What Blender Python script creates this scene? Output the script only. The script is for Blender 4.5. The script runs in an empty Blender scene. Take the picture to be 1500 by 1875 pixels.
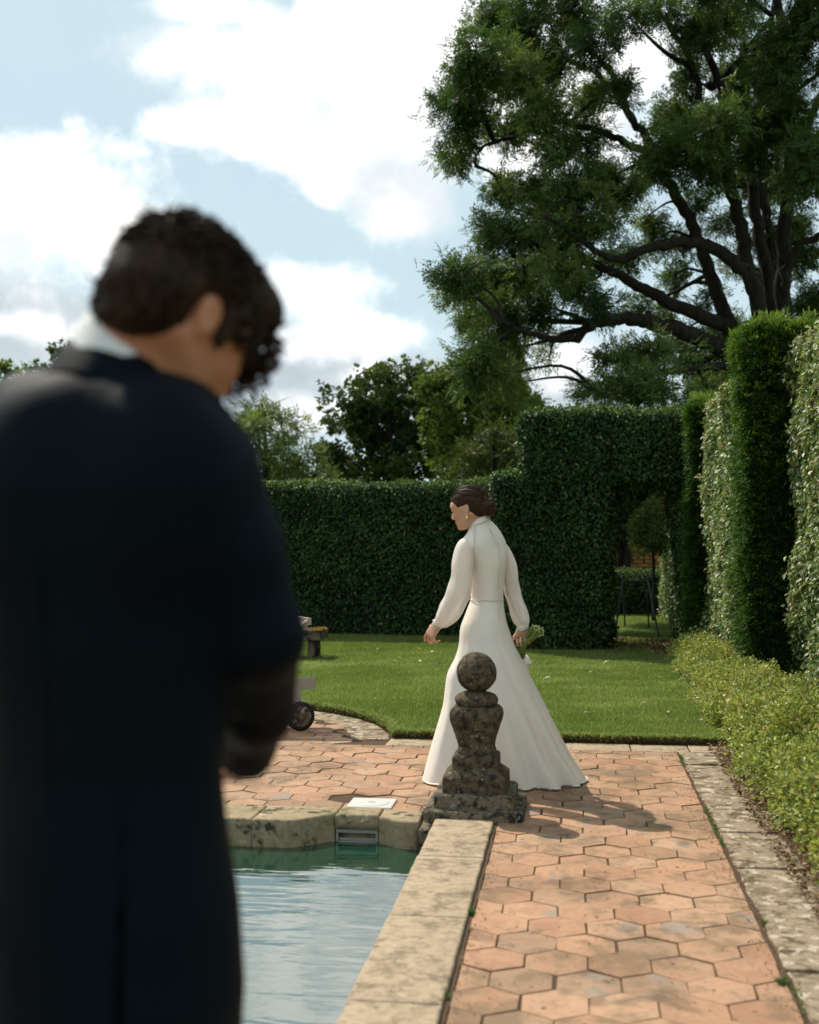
import bpy, math, random
import numpy as np
from mathutils import Vector, Matrix

rng = np.random.default_rng(7)
random.seed(7)
SC = bpy.context.scene
COL = SC.collection
R = math.radians

# ------------------------------------------------------------------ camera
F_PX = 2187.5                       # 35 mm lens on a 24 mm wide frame, 1500 px wide
CAM_H = 1.43
YAW = R(7.8)
PITCH = math.atan((980 - 937.5) / F_PX)
cam_d = bpy.data.cameras.new('camera')
cam = bpy.data.objects.new('camera', cam_d)
COL.objects.link(cam)
cam.location = (0, 0, CAM_H)
cam.rotation_euler = (R(90) + PITCH, 0, YAW)
cam_d.sensor_fit = 'HORIZONTAL'
cam_d.sensor_width = 24
cam_d.lens = 35
cam_d.clip_start = 0.05
cam_d.clip_end = 3000
cam_d.dof.use_dof = True
cam_d.dof.focus_distance = 8.2
cam_d.dof.aperture_fstop = 2.1
SC.camera = cam

FW = np.array([-math.sin(YAW) * math.cos(PITCH), math.cos(YAW) * math.cos(PITCH), math.sin(PITCH)])
RT = np.array([math.cos(YAW), math.sin(YAW), 0.0])
UP = np.cross(RT, FW)
FWH = np.array([-math.sin(YAW), math.cos(YAW), 0.0])
CAM = np.array([0, 0, CAM_H])
ZUP = np.array([0, 0, 1.0])


def ray(px, py):
    return FW + RT * (px - 750) / F_PX - UP * (py - 937.5) / F_PX


def at(px, py, Z):                  # a place in the world, seen at that pixel from Z metres
    return CAM + ray(px, py) * Z


def gp(px, py, z=0.0):
    d = ray(px, py)
    return CAM + d * ((z - CAM_H) / d[2])


# ------------------------------------------------------------------ render, world, sun
SC.render.engine = 'CYCLES'
SC.cycles.use_denoising = True
try:
    SC.cycles.denoiser = 'OPENIMAGEDENOISE'
except Exception:
    pass
SC.cycles.max_bounces = 6
SC.cycles.diffuse_bounces = 3
SC.cycles.glossy_bounces = 3
SC.cycles.transmission_bounces = 4
SC.cycles.transparent_max_bounces = 8
SC.cycles.caustics_reflective = False
SC.cycles.caustics_refractive = False
vs = SC.view_settings
vs.view_transform = 'Standard'
vs.look = 'None'
vs.gamma = 1.0
vs.use_curve_mapping = False
vs.exposure = 0.22

SUN_EL = R(51)
SUN_AZ = R(45)                      # to the left of +Y
SUN_DIR = Vector((-math.sin(SUN_AZ) * math.cos(SUN_EL), math.cos(SUN_AZ) * math.cos(SUN_EL), math.sin(SUN_EL)))
sun_d = bpy.data.lights.new('sun', 'SUN')
sun_d.energy = 4.6
sun_d.angle = R(0.6)
sun_d.color = (1.0, 0.92, 0.79)
sun = bpy.data.objects.new('sun', sun_d)
COL.objects.link(sun)
sun.rotation_euler = SUN_DIR.to_track_quat('Z', 'Y').to_euler()

world = bpy.data.worlds.new('World')
SC.world = world
world.use_nodes = True


class NT:
    """small node-tree helper"""
    def __init__(s, tree):
        s.t = tree
        s.t.nodes.clear()

    def n(s, kind, **kw):
        nd = s.t.nodes.new(kind)
        for k, v in kw.items():
            setattr(nd, k, v)
        return nd

    def link(s, a, b):
        s.t.links.new(a, b)

    def put(s, sock, v):
        if isinstance(v, bpy.types.NodeSocket):
            s.link(v, sock)
        elif v is not None:
            sock.default_value = v

    def math(s, op, a, b=None, c=None, clamp=False):
        nd = s.n('ShaderNodeMath', operation=op, use_clamp=clamp)
        s.put(nd.inputs[0], a)
        s.put(nd.inputs[1], b)
        s.put(nd.inputs[2], c)
        return nd.outputs[0]

    def vmath(s, op, a, b=None, out=0):
        nd = s.n('ShaderNodeVectorMath', operation=op)
        s.put(nd.inputs[0], a)
        s.put(nd.inputs[1], b)
        return nd.outputs[out]

    def smooth(s, x, lo, hi, a=0.0, b=1.0):
        nd = s.n('ShaderNodeMapRange', interpolation_type='SMOOTHSTEP')
        s.put(nd.inputs['Value'], x)
        s.put(nd.inputs['From Min'], lo)
        s.put(nd.inputs['From Max'], hi)
        s.put(nd.inputs['To Min'], a)
        s.put(nd.inputs['To Max'], b)
        return nd.outputs[0]

    def noise(s, vec, scale, detail=4.0, rough=0.55, dist=0.0, col=False):
        nd = s.n('ShaderNodeTexNoise')
        if vec is not None:
            s.link(vec, nd.inputs['Vector'])
        nd.inputs['Scale'].default_value = scale
        nd.inputs['Detail'].default_value = detail
        nd.inputs['Roughness'].default_value = rough
        nd.inputs['Distortion'].default_value = dist
        return nd.outputs['Color' if col else 'Fac']

    def mix(s, fac, a, b, blend='MIX'):
        nd = s.n('ShaderNodeMix', data_type='RGBA', blend_type=blend)
        s.put(nd.inputs[0], fac)
        for sock, v in ((nd.inputs[6], a), (nd.inputs[7], b)):
            if isinstance(v, (tuple, list)) and len(v) == 3:
                v = (*v, 1)
            s.put(sock, v)
        return nd.outputs[2]

    def ramp(s, fac, stops, interp='LINEAR'):
        nd = s.n('ShaderNodeValToRGB')
        nd.color_ramp.interpolation = interp
        el = nd.color_ramp.elements
        while len(el) < len(stops):
            el.new(0.5)
        for e, (p, c) in zip(el, stops):
            e.position = p
            e.color = (*c, 1) if len(c) == 3 else c
        s.put(nd.inputs[0], fac)
        return nd.outputs[0]


def unit(v):
    v = np.asarray(v, float)
    return v / np.linalg.norm(v)


def build_world():
    w = NT(world.node_tree)
    out = w.n('ShaderNodeOutputWorld')
    bg = w.n('ShaderNodeBackground')
    bg.inputs['Strength'].default_value = 0.1
    w.link(bg.outputs[0], out.inputs[0])
    sky = w.n('ShaderNodeTexSky', sky_type='NISHITA')
    sky.sun_disc = False
    sky.sun_elevation = SUN_EL
    sky.sun_rotation = -SUN_AZ
    sky.air_density = 1.0
    sky.dust_density = 1.2
    sky.ozone_density = 1.4
    d = w.n('ShaderNodeTexCoord').outputs['Generated']
    d = w.vmath('NORMALIZE', d)
    warp = w.vmath('SUBTRACT', w.noise(d, 9.0, 3.0, 0.5, col=True), (0.5, 0.5, 0.5))
    wn = w.n('ShaderNodeVectorMath', operation='MULTIPLY_ADD')
    w.link(warp, wn.inputs[0])
    wn.inputs[1].default_value = (0.045, 0.045, 0.045)
    w.link(d, wn.inputs[2])
    dw = wn.outputs[0]
    fine = w.noise(dw, 17.0, 9.0, 0.58)
    fine = w.math('SUBTRACT', fine, 0.5)

    def field(blobs):
        acc = None
        for (x, y, rx, ry) in blobs:
            c = unit(ray(x, y))
            q = w.vmath('SUBTRACT', dw, tuple(c))
            r_ = unit(np.cross(c, ZUP))
            u_ = np.cross(r_, c)
            a = w.vmath('DOT_PRODUCT', q, tuple(r_ * F_PX / rx), out=1)
            b = w.vmath('DOT_PRODUCT', q, tuple(u_ * F_PX / ry), out=1)
            v = w.math('SUBTRACT', 1.0, w.math('SQRT', w.math('ADD', w.math('MULTIPLY', a, a), w.math('MULTIPLY', b, b))))
            acc = v if acc is None else w.math('SMOOTH_MAX', acc, v, 0.25)
        # only the half of the dome that these clouds stand in
        return acc

    white = field([(390, 105, 170, 75), (520, 130, 190, 110), (660, 110, 190, 190), (800, 60, 200, 200), (720, 250, 250, 150),
                   (560, 265, 200, 80), (420, 232, 170, 50), (750, 370, 150, 70), (640, 340, 170, 70), (1020, 90, 330, 330),
                   (40, 330, 260, 110), (150, 420, 220, 100), (-60, 430, 260, 170), (255, 420, 110, 55),
                   (570, 550, 150, 75), (700, 610, 190, 55), (540, 625, 200, 50), (690, 700, 85, 45), (645, 745, 60, 30),
                   (1090, 660, 190, 70), (400, 20, 160, 30), (540, 765, 90, 40), (40, 590, 160, 40)])
    grey = field([(40, 600, 330, 110), (620, 700, 420, 85), (1040, 720, 300, 70), (300, 760, 500, 60)])
    # everywhere else the same broken cloud goes on
    gen = w.noise(d, 2.6, 7.0, 0.6)
    fc = unit(ray(700, 430))
    infr = w.smooth(w.vmath('DOT_PRODUCT', d, tuple(fc), out=1), math.cos(R(34)), math.cos(R(22)))
    gen = w.math('SUBTRACT', w.math('MULTIPLY', w.math('SUBTRACT', gen, 0.47), 3.0), w.math('MULTIPLY', infr, 3.0))
    dotf = w.vmath('DOT_PRODUCT', d, tuple(fc), out=1)
    behind = w.smooth(dotf, 0.2, 0.5)
    wfield = w.math('MAXIMUM', w.math('ADD', white, w.math('MULTIPLY', w.math('SUBTRACT', behind, 1.0), 5.0)), gen)
    wm = w.smooth(w.math('ADD', wfield, w.math('MULTIPLY', fine, 2.1)), -0.04, 0.78)
    gm = w.smooth(w.math('ADD', grey, w.math('MULTIPLY', fine, 0.9)), 0.0, 0.55)
    gm = w.math('MULTIPLY', gm, behind)
    thin = w.smooth(w.noise(dw, 5.0, 6.0, 0.6), 0.35, 0.75, 0.78, 0.95)
    K = 10.0
    skyc = w.mix(thin, sky.outputs[0], (0.56 * K, 0.715 * K, 0.765 * K))
    body = w.smooth(w.noise(dw, 8.0, 5.0, 0.55), 0.35, 0.66)
    wc = w.mix(body, (0.74 * K, 0.79 * K, 0.83 * K), (1.38 * K, 1.36 * K, 1.31 * K))
    gc = w.mix(body, (0.44 * K, 0.51 * K, 0.56 * K), (0.62 * K, 0.68 * K, 0.71 * K))
    c = w.mix(w.math('MULTIPLY', gm, 0.9), skyc, gc)
    c = w.mix(wm, c, wc)
    w.link(c, bg.inputs['Color'])


build_world()
world.cycles.sampling_method = 'MANUAL'
world.cycles.sample_map_resolution = 512

# ------------------------------------------------------------------ mesh helpers
def link(name, me, parent=None, mat=None):
    o = bpy.data.objects.new(name, me)
    COL.objects.link(o)
    if mat is not None and me is not None and len(me.materials) == 0:
        me.materials.append(mat)
    if parent is not None:
        o.parent = parent
    return o


def np_mesh(name, V, F, smooth=False, tint=None):
    V = np.asarray(V, np.float32).reshape(-1, 3)
    F = np.asarray(F, np.int32)
    k = F.shape[1]
    me = bpy.data.meshes.new(name)
    me.vertices.add(len(V))
    me.vertices.foreach_set('co', V.ravel())
    me.loops.add(F.size)
    me.loops.foreach_set('vertex_index', F.ravel())
    me.polygons.add(len(F))
    me.polygons.foreach_set('loop_start', np.arange(0, F.size, k, dtype=np.int32))
    if smooth:
        me.polygons.foreach_set('use_smooth', np.ones(len(F), bool))
    if tint is not None:
        a = me.attributes.new('tint', 'FLOAT', 'POINT')
        a.data.foreach_set('value', np.asarray(tint, np.float32))
    me.update(calc_edges=True)
    return me


def py_mesh(name, verts, faces, smooth=False):
    me = bpy.data.meshes.new(name)
    me.from_pydata([tuple(map(float, v)) for v in verts], [], [tuple(map(int, f)) for f in faces])
    if smooth:
        for p in me.polygons:
            p.use_smooth = True
    me.update()
    return me


class MB:
    """collects shapes of ONE piece"""
    def __init__(s):
        s.v, s.f = [], []

    def add(s, v, f):
        b = len(s.v)
        s.v += [tuple(map(float, p)) for p in v]
        s.f += [tuple(int(i) + b for i in q) for q in f]
        return s

    def box(s, lo, hi, bev=0.0, M=None):
        x0, y0, z0 = lo
        x1, y1, z1 = hi
        if bev <= 0:
            v = [(x, y, z) for z in (z0, z1) for y in (y0, y1) for x in (x0, x1)]
            f = [(0, 2, 3, 1), (4, 5, 7, 6), (0, 1, 5, 4), (2, 6, 7, 3), (0, 4, 6, 2), (1, 3, 7, 5)]
        else:
            b = bev
            P = lambda x, y: [(x0 + x, y0 + y), (x1 - x, y0 + y), (x1 - x, y1 - y), (x0 + x, y1 - y)]
            rings = []
            for z, i in ((z0, b), (z0 + b, 0), (z1 - b, 0), (z1, b)):
                q = [(x0 + i + (b if i == 0 else 0) * 0.6, y0 + i), (x1 - i - (b if i == 0 else 0) * 0.6, y0 + i),
                     (x1 - i, y0 + i + (b if i == 0 else 0) * 0.6), (x1 - i, y1 - i - (b if i == 0 else 0) * 0.6),
                     (x1 - i - (b if i == 0 else 0) * 0.6, y1 - i), (x0 + i + (b if i == 0 else 0) * 0.6, y1 - i),
                     (x0 + i, y1 - i - (b if i == 0 else 0) * 0.6), (x0 + i, y0 + i + (b if i == 0 else 0) * 0.6)]
                if i:
                    e = b * 0.25
                    q = [(x0 + i + e, y0 + i), (x1 - i - e, y0 + i), (x1 - i, y0 + i + e), (x1 - i, y1 - i - e),
                         (x1 - i - e, y1 - i), (x0 + i + e, y1 - i), (x0 + i, y1 - i - e), (x0 + i, y0 + i + e)]
                rings.append([(a, c, z) for a, c in q])
            v, f = [], []
            for r_ in rings:
                v += r_
            for k in range(3):
                for j in range(8):
                    a, c = k * 8 + j, k * 8 + (j + 1) % 8
                    f.append((a, c, c + 8, a + 8))
            f.append(tuple(range(7, -1, -1)))
            f.append(tuple(range(24, 32)))
        if M is not None:
            v = [tuple(M @ Vector(p)) for p in v]
        return s.add(v, f)

    def tube(s, pts, rad, n=6, cap=True):
        v, f = tube_arrays(pts, rad, n, cap)
        return s.add(v, f)

    def lathe(s, prof, c, n=24):
        v, f = [], []
        for r_, z in prof:
            for j in range(n):
                a = 2 * math.pi * j / n
                v.append((c[0] + r_ * math.cos(a), c[1] + r_ * math.sin(a), c[2] + z))
        for k in range(len(prof) - 1):
            for j in range(n):
                a, b = k * n + j, k * n + (j + 1) % n
                f.append((a, b, b + n, a + n))
        f.append(tuple(range(n - 1, -1, -1)))
        f.append(tuple(range((len(prof) - 1) * n, len(prof) * n)))
        return s.add(v, f)

    def prism(s, poly, z0, z1, bev=0.0):
        """poly: ccw list of xy"""
        n = len(poly)
        rings = [(0, z0), (0, z1 - bev), (bev, z1)] if bev else [(0, z0), (0, z1)]
        P = np.array(poly, float)
        c = P.mean(0)
        v, f = [], []
        for ins, z in rings:
            if ins:
                nx, pv = np.roll(P, -1, 0), np.roll(P, 1, 0)
                e1 = P - pv
                e2 = nx - P
                n1 = np.stack([-e1[:, 1], e1[:, 0]], 1)
                n2 = np.stack([-e2[:, 1], e2[:, 0]], 1)
                n1 /= np.linalg.norm(n1, axis=1)[:, None] + 1e-9
                n2 /= np.linalg.norm(n2, axis=1)[:, None] + 1e-9
                m = n1 + n2
                m /= np.maximum(np.linalg.norm(m, axis=1)[:, None], 0.3)
                Q = P + m * ins
            else:
                Q = P
            v += [(x, y, z) for x, y in Q]
        for k in range(len(rings) - 1):
            for j in range(n):
                a, b = k * n + j, k * n + (j + 1) % n
                f.append((a, b, b + n, a + n))
        f.append(tuple(range(n - 1, -1, -1)))
        f.append(tuple(range((len(rings) - 1) * n, len(rings) * n)))
        return s.add(v, f)

    def build(s, name, mat, parent=None, smooth=False):
        return link(name, py_mesh(name, s.v, s.f, smooth), parent, mat)


def tube_arrays(pts, rad, n=6, cap=True):
    P = np.asarray(pts, float)
    m = len(P)
    rad = np.broadcast_to(np.asarray(rad, float), (m,))
    T = np.gradient(P, axis=0)
    T /= np.linalg.norm(T, axis=1)[:, None] + 1e-12
    ref = np.array([0.31, 0.17, 0.93]) if abs(T[0, 2]) < 0.9 else np.array([1.0, 0.1, 0.0])
    a = np.cross(T[0], ref)
    a /= np.linalg.norm(a)
    V = []
    ang = np.arange(n) * 2 * math.pi / n
    for i in range(m):
        a = a - T[i] * (a @ T[i])
        a /= np.linalg.norm(a) + 1e-12
        b = np.cross(T[i], a)
        V.append(P[i] + rad[i] * (np.cos(ang)[:, None] * a + np.sin(ang)[:, None] * b))
    V = np.concatenate(V)
    Fc = []
    for i in range(m - 1):
        for j in range(n):
            p, q = i * n + j, i * n + (j + 1) % n
            Fc.append((p, q, q + n, p + n))
    if cap:
        Fc.append(tuple(range(n - 1, -1, -1)))
        Fc.append(tuple(range((m - 1) * n, m * n)))
    return V, Fc


def spline(pts, k=6):
    """catmull-rom through the points (any number of columns)"""
    P = np.asarray(pts, float)
    Q = np.concatenate([[2 * P[0] - P[1]], P, [2 * P[-1] - P[-2]]])
    out = []
    for i in range(1, len(Q) - 2):
        t = np.linspace(0, 1, k, endpoint=False)[:, None]
        p0, p1, p2, p3 = Q[i - 1], Q[i], Q[i + 1], Q[i + 2]
        out.append(0.5 * ((2 * p1) + (-p0 + p2) * t + (2 * p0 - 5 * p1 + 4 * p2 - p3) * t ** 2 + (-p0 + 3 * p1 - 3 * p2 + p3) * t ** 3))
    out.append(P[-1:])
    return np.concatenate(out)


_nk = rng.normal(size=(14, 3))
_nk /= np.linalg.norm(_nk, axis=1)[:, None]
_np = rng.uniform(0, 6.28, 14)


def wob(P, scale=1.0):
    """smooth pseudo noise, about -1..1"""
    P = np.asarray(P, float) * scale
    o = 0
    for i in range(14):
        o = o + np.sin((P @ _nk[i]) * (1.0 + 0.35 * (i % 5)) + _np[i])
    return o / 5.0


def tag(o, label=None, cat=None, group=None, kind=None):
    if label:
        o['label'] = label
    if cat:
        o['category'] = cat
    if group:
        o['group'] = group
    if kind:
        o['kind'] = kind
    return o


def empty(name, loc=(0, 0, 0)):
    o = bpy.data.objects.new(name, None)
    o.empty_display_size = 0.1
    COL.objects.link(o)
    o.location = tuple(map(float, loc))
    return o


def child(name, me, mat, root):
    """a mesh made in world coordinates, as a part of root (which may stand anywhere, unrotated)"""
    loc = world_loc(root)
    me.transform(Matrix.Translation(-loc))
    return link(name, me, root, mat)


def world_loc(o):
    p = Vector((0, 0, 0))
    while o is not None:
        p += o.location
        o = o.parent
    return p


# ------------------------------------------------------------------ materials
def new_mat(name):
    m = bpy.data.materials.new(name)
    m.use_nodes = True
    t = NT(m.node_tree)
    out = t.n('ShaderNodeOutputMaterial')
    return m, t, out


def principled(t, out, col, rough=0.7, spec=0.3, bump=None, bstr=0.3, bdist=0.01, **kw):
    b = t.n('ShaderNodeBsdfPrincipled')
    if isinstance(col, (tuple, list)) and len(col) == 3:
        col = (*col, 1)
    t.put(b.inputs['Base Color'], col)
    t.put(b.inputs['Roughness'], rough)
    t.put(b.inputs['Specular IOR Level'], spec)
    for k, v in kw.items():
        t.put(b.inputs[k.replace('_', ' ')], v)
    if bump is not None:
        bn = t.n('ShaderNodeBump')
        bn.inputs['Strength'].default_value = bstr
        bn.inputs['Distance'].default_value = bdist
        t.link(bump, bn.inputs['Height'])
        t.link(bn.outputs[0], b.inputs['Normal'])
    if out is not None:
        t.link(b.outputs[0], out.inputs[0])
    return b.outputs[0]


def geo_pos(t):
    return t.n('ShaderNodeNewGeometry').outputs['Position']


def leaf_mat(name, stops, trans=0.35, rough=0.45, spec=0.4, tcol=(1.1, 1.15, 0.65)):
    m, t, out = new_mat(name)
    at_ = t.n('ShaderNodeAttribute', attribute_name='tint')
    col = t.ramp(at_.outputs['Fac'], stops)
    p = principled(t, None, col, rough, spec)
    tr = t.n('ShaderNodeBsdfTranslucent')
    t.link(t.mix(1.0, col, (*tcol, 1), 'MULTIPLY'), tr.inputs['Color'])
    mx = t.n('ShaderNodeMixShader')
    mx.inputs[0].default_value = trans
    t.link(p, mx.inputs[1])
    t.link(tr.outputs[0], mx.inputs[2])
    t.link(mx.outputs[0], out.inputs[0])
    return m


def plain(name, col, rough=0.7, spec=0.3, nscale=30.0, var=0.25, bstr=0.2, bdist=0.004, **kw):
    m, t, out = new_mat(name)
    p = geo_pos(t)
    n = t.noise(p, nscale, 5.0)
    c = t.mix(t.math('MULTIPLY', n, var * 2), col, tuple(x * 0.55 for x in col))
    principled(t, out, c, rough, spec, n, bstr, bdist, **kw)
    return m


def bark_mat(name, a, b):
    m, t, out = new_mat(name)
    p = t.vmath('MULTIPLY', geo_pos(t), (1, 1, 0.25))
    n = t.noise(p, 14.0, 6.0, 0.6)
    c = t.ramp(n, [(0.3, a), (0.7, b)])
    principled(t, out, c, 0.9, 0.15, n, 0.8, 0.03)
    return m


def stone_mat(name, base, dark, pale, dark_lo, dark_hi, scale=9.0, pale_lo=0.62, moss=None, bstr=0.5, bdist=0.01):
    m, t, out = new_mat(name)
    p = geo_pos(t)
    n1 = t.noise(p, scale, 8.0, 0.62)
    n2 = t.noise(p, scale * 3.4, 6.0, 0.65)
    n3 = t.noise(p, scale * 1.7, 3.0, 0.5, 0.4)
    n4 = t.noise(p, scale * 14, 4.0, 0.7)
    c = t.mix(t.smooth(n2, 0.3, 0.7), base, tuple(x * 0.72 for x in base))
    c = t.mix(t.smooth(t.math('ADD', t.math('MULTIPLY', n1, 0.7), t.math('MULTIPLY', n2, 0.3)), dark_lo, dark_hi), c, dark)
    c = t.mix(t.math('MULTIPLY', t.smooth(n3, pale_lo, pale_lo + 0.06), t.smooth(n4, 0.35, 0.6)), c, pale)
    if moss:
        c = t.mix(t.math('MULTIPLY', t.smooth(t.noise(p, scale * 0.8, 5.0), 0.56, 0.7), 0.8), c, moss)
    h = t.math('ADD', n1, t.math('MULTIPLY', n4, 0.35))
    principled(t, out, c, 0.92, 0.15, h, bstr, bdist)
    return m


M = {}
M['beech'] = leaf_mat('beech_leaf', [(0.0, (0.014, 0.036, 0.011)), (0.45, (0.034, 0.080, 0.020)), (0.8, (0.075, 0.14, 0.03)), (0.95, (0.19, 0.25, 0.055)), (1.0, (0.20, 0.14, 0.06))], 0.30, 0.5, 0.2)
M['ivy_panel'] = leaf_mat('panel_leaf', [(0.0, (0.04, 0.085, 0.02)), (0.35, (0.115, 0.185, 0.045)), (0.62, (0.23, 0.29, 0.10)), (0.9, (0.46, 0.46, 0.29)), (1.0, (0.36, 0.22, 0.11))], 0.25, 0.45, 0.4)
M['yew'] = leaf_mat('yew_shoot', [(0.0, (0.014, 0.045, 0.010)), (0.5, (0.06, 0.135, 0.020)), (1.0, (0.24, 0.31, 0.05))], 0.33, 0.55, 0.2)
M['box'] = leaf_mat('low_hedge_leaf', [(0.0, (0.085, 0.13, 0.03)), (0.5, (0.30, 0.345, 0.085)), (0.85, (0.55, 0.55, 0.21)), (0.95, (0.48, 0.36, 0.12)), (1.0, (0.38, 0.19, 0.09))], 0.35, 0.42, 0.32)
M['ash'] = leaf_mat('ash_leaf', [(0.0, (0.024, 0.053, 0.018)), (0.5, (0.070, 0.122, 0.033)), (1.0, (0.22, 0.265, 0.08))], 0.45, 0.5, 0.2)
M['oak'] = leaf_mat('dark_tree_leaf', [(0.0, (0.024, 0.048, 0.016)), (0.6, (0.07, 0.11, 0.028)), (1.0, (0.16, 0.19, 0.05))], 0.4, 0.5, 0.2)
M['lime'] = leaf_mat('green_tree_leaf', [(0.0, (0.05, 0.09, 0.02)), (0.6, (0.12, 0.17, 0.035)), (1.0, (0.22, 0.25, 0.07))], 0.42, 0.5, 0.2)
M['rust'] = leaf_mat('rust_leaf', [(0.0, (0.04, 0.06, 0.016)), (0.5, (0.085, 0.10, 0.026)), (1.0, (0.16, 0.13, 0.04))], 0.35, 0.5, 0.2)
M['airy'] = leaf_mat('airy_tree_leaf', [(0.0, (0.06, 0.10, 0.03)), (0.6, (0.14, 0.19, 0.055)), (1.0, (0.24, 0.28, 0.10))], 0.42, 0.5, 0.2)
M['bark'] = bark_mat('bark', (0.008, 0.007, 0.006), (0.034, 0.029, 0.023))
M['twig'] = plain('hedge_twigs', (0.014, 0.020, 0.009), 0.9, 0.1, 18.0)
M['yew_core'] = plain('yew_core', (0.010, 0.022, 0.008), 0.9, 0.1, 30.0)
M['soil'] = plain('soil', (0.11, 0.075, 0.045), 0.95, 0.1, 22.0, 0.4, 0.7, 0.02)
M['joint'] = plain('joint_earth', (0.11, 0.072, 0.046), 0.95, 0.1, 35.0, 0.5, 0.6, 0.01)
M['coping'] = stone_mat('coping_stone', (0.41, 0.315, 0.215), (0.18, 0.135, 0.09), (0.50, 0.41, 0.30), 0.46, 0.66, 9.0, 0.66, bstr=.35)
M['poolwall'] = stone_mat('mossy_pool_stone', (0.34, 0.265, 0.165), (0.05, 0.045, 0.03), (0.55, 0.46, 0.28), 0.52, 0.62, 8.0, 0.68, moss=(0.12, 0.12, 0.04))
M['edging'] = stone_mat('weathered_limestone', (0.34, 0.265, 0.18), (0.11, 0.078, 0.047), (0.58, 0.50, 0.39), 0.46, 0.60, 9.0, 0.56, bstr=0.9, bdist=0.02)
M['finial'] = stone_mat('lichened_stone', (0.165, 0.125, 0.078), (0.030, 0.026, 0.020), (0.42, 0.37, 0.26), 0.42, 0.62, 26.0, 0.63, bstr=1.0, bdist=0.02)
M['plinth'] = stone_mat('lichened_plinth_stone', (0.24, 0.195, 0.135), (0.030, 0.027, 0.021), (0.45, 0.40, 0.30), 0.43, 0.60, 20.0, 0.62, bstr=1.0, bdist=0.02)
M['wood'] = plain('weathered_teak', (0.36, 0.31, 0.26), 0.8, 0.2, 40.0, 0.3)
M['oldwood'] = stone_mat('mossy_old_wood', (0.14, 0.10, 0.07), (0.03, 0.03, 0.025), (0.36, 0.34, 0.28), 0.47, 0.56, 10.0, 0.6)
M['lichen'] = plain('orange_lichen', (0.42, 0.24, 0.05), 0.95, 0.1, 60.0)
M['rubber'] = plain('black_rubber', (0.015, 0.015, 0.016), 0.6, 0.3)
M['iron'] = plain('black_iron', (0.012, 0.013, 0.014), 0.5, 0.4)
M['white_plate'] = plain('white_plastic', (0.55, 0.53, 0.50), 0.5, 0.4, 25.0, 0.2)
M['grey_plate'] = plain('grey_plastic', (0.30, 0.29, 0.25), 0.6, 0.3, 25.0, 0.2)
M['dark_hole'] = plain('dark_inside', (0.02, 0.022, 0.02), 0.9, 0.1)
M['brick'] = plain('ochre_brick', (0.42, 0.22, 0.08), 0.9, 0.1, 25.0, 0.4)
M['mortar'] = plain('mortar', (0.22, 0.14, 0.07), 0.95, 0.1)
M['roof'] = plain('brown_roof_tile', (0.10, 0.065, 0.045), 0.9, 0.1, 6.0)
M['house'] = plain('house_stone', (0.32, 0.24, 0.15), 0.9, 0.1, 4.0)
M['weed'] = leaf_mat('weed', [(0.0, (0.05, 0.11, 0.02)), (1.0, (0.12, 0.2, 0.04))], 0.35)
M['fallen'] = leaf_mat('fallen_leaf', [(0.0, (0.22, 0.17, 0.06)), (0.5, (0.34, 0.31, 0.11)), (1.0, (0.44, 0.42, 0.24))], 0.2)
M['litter'] = leaf_mat('leaf_litter', [(0.0, (0.07, 0.04, 0.02)), (0.6, (0.18, 0.10, 0.05)), (1.0, (0.34, 0.24, 0.13))], 0.1, 0.7, 0.2)


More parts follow.
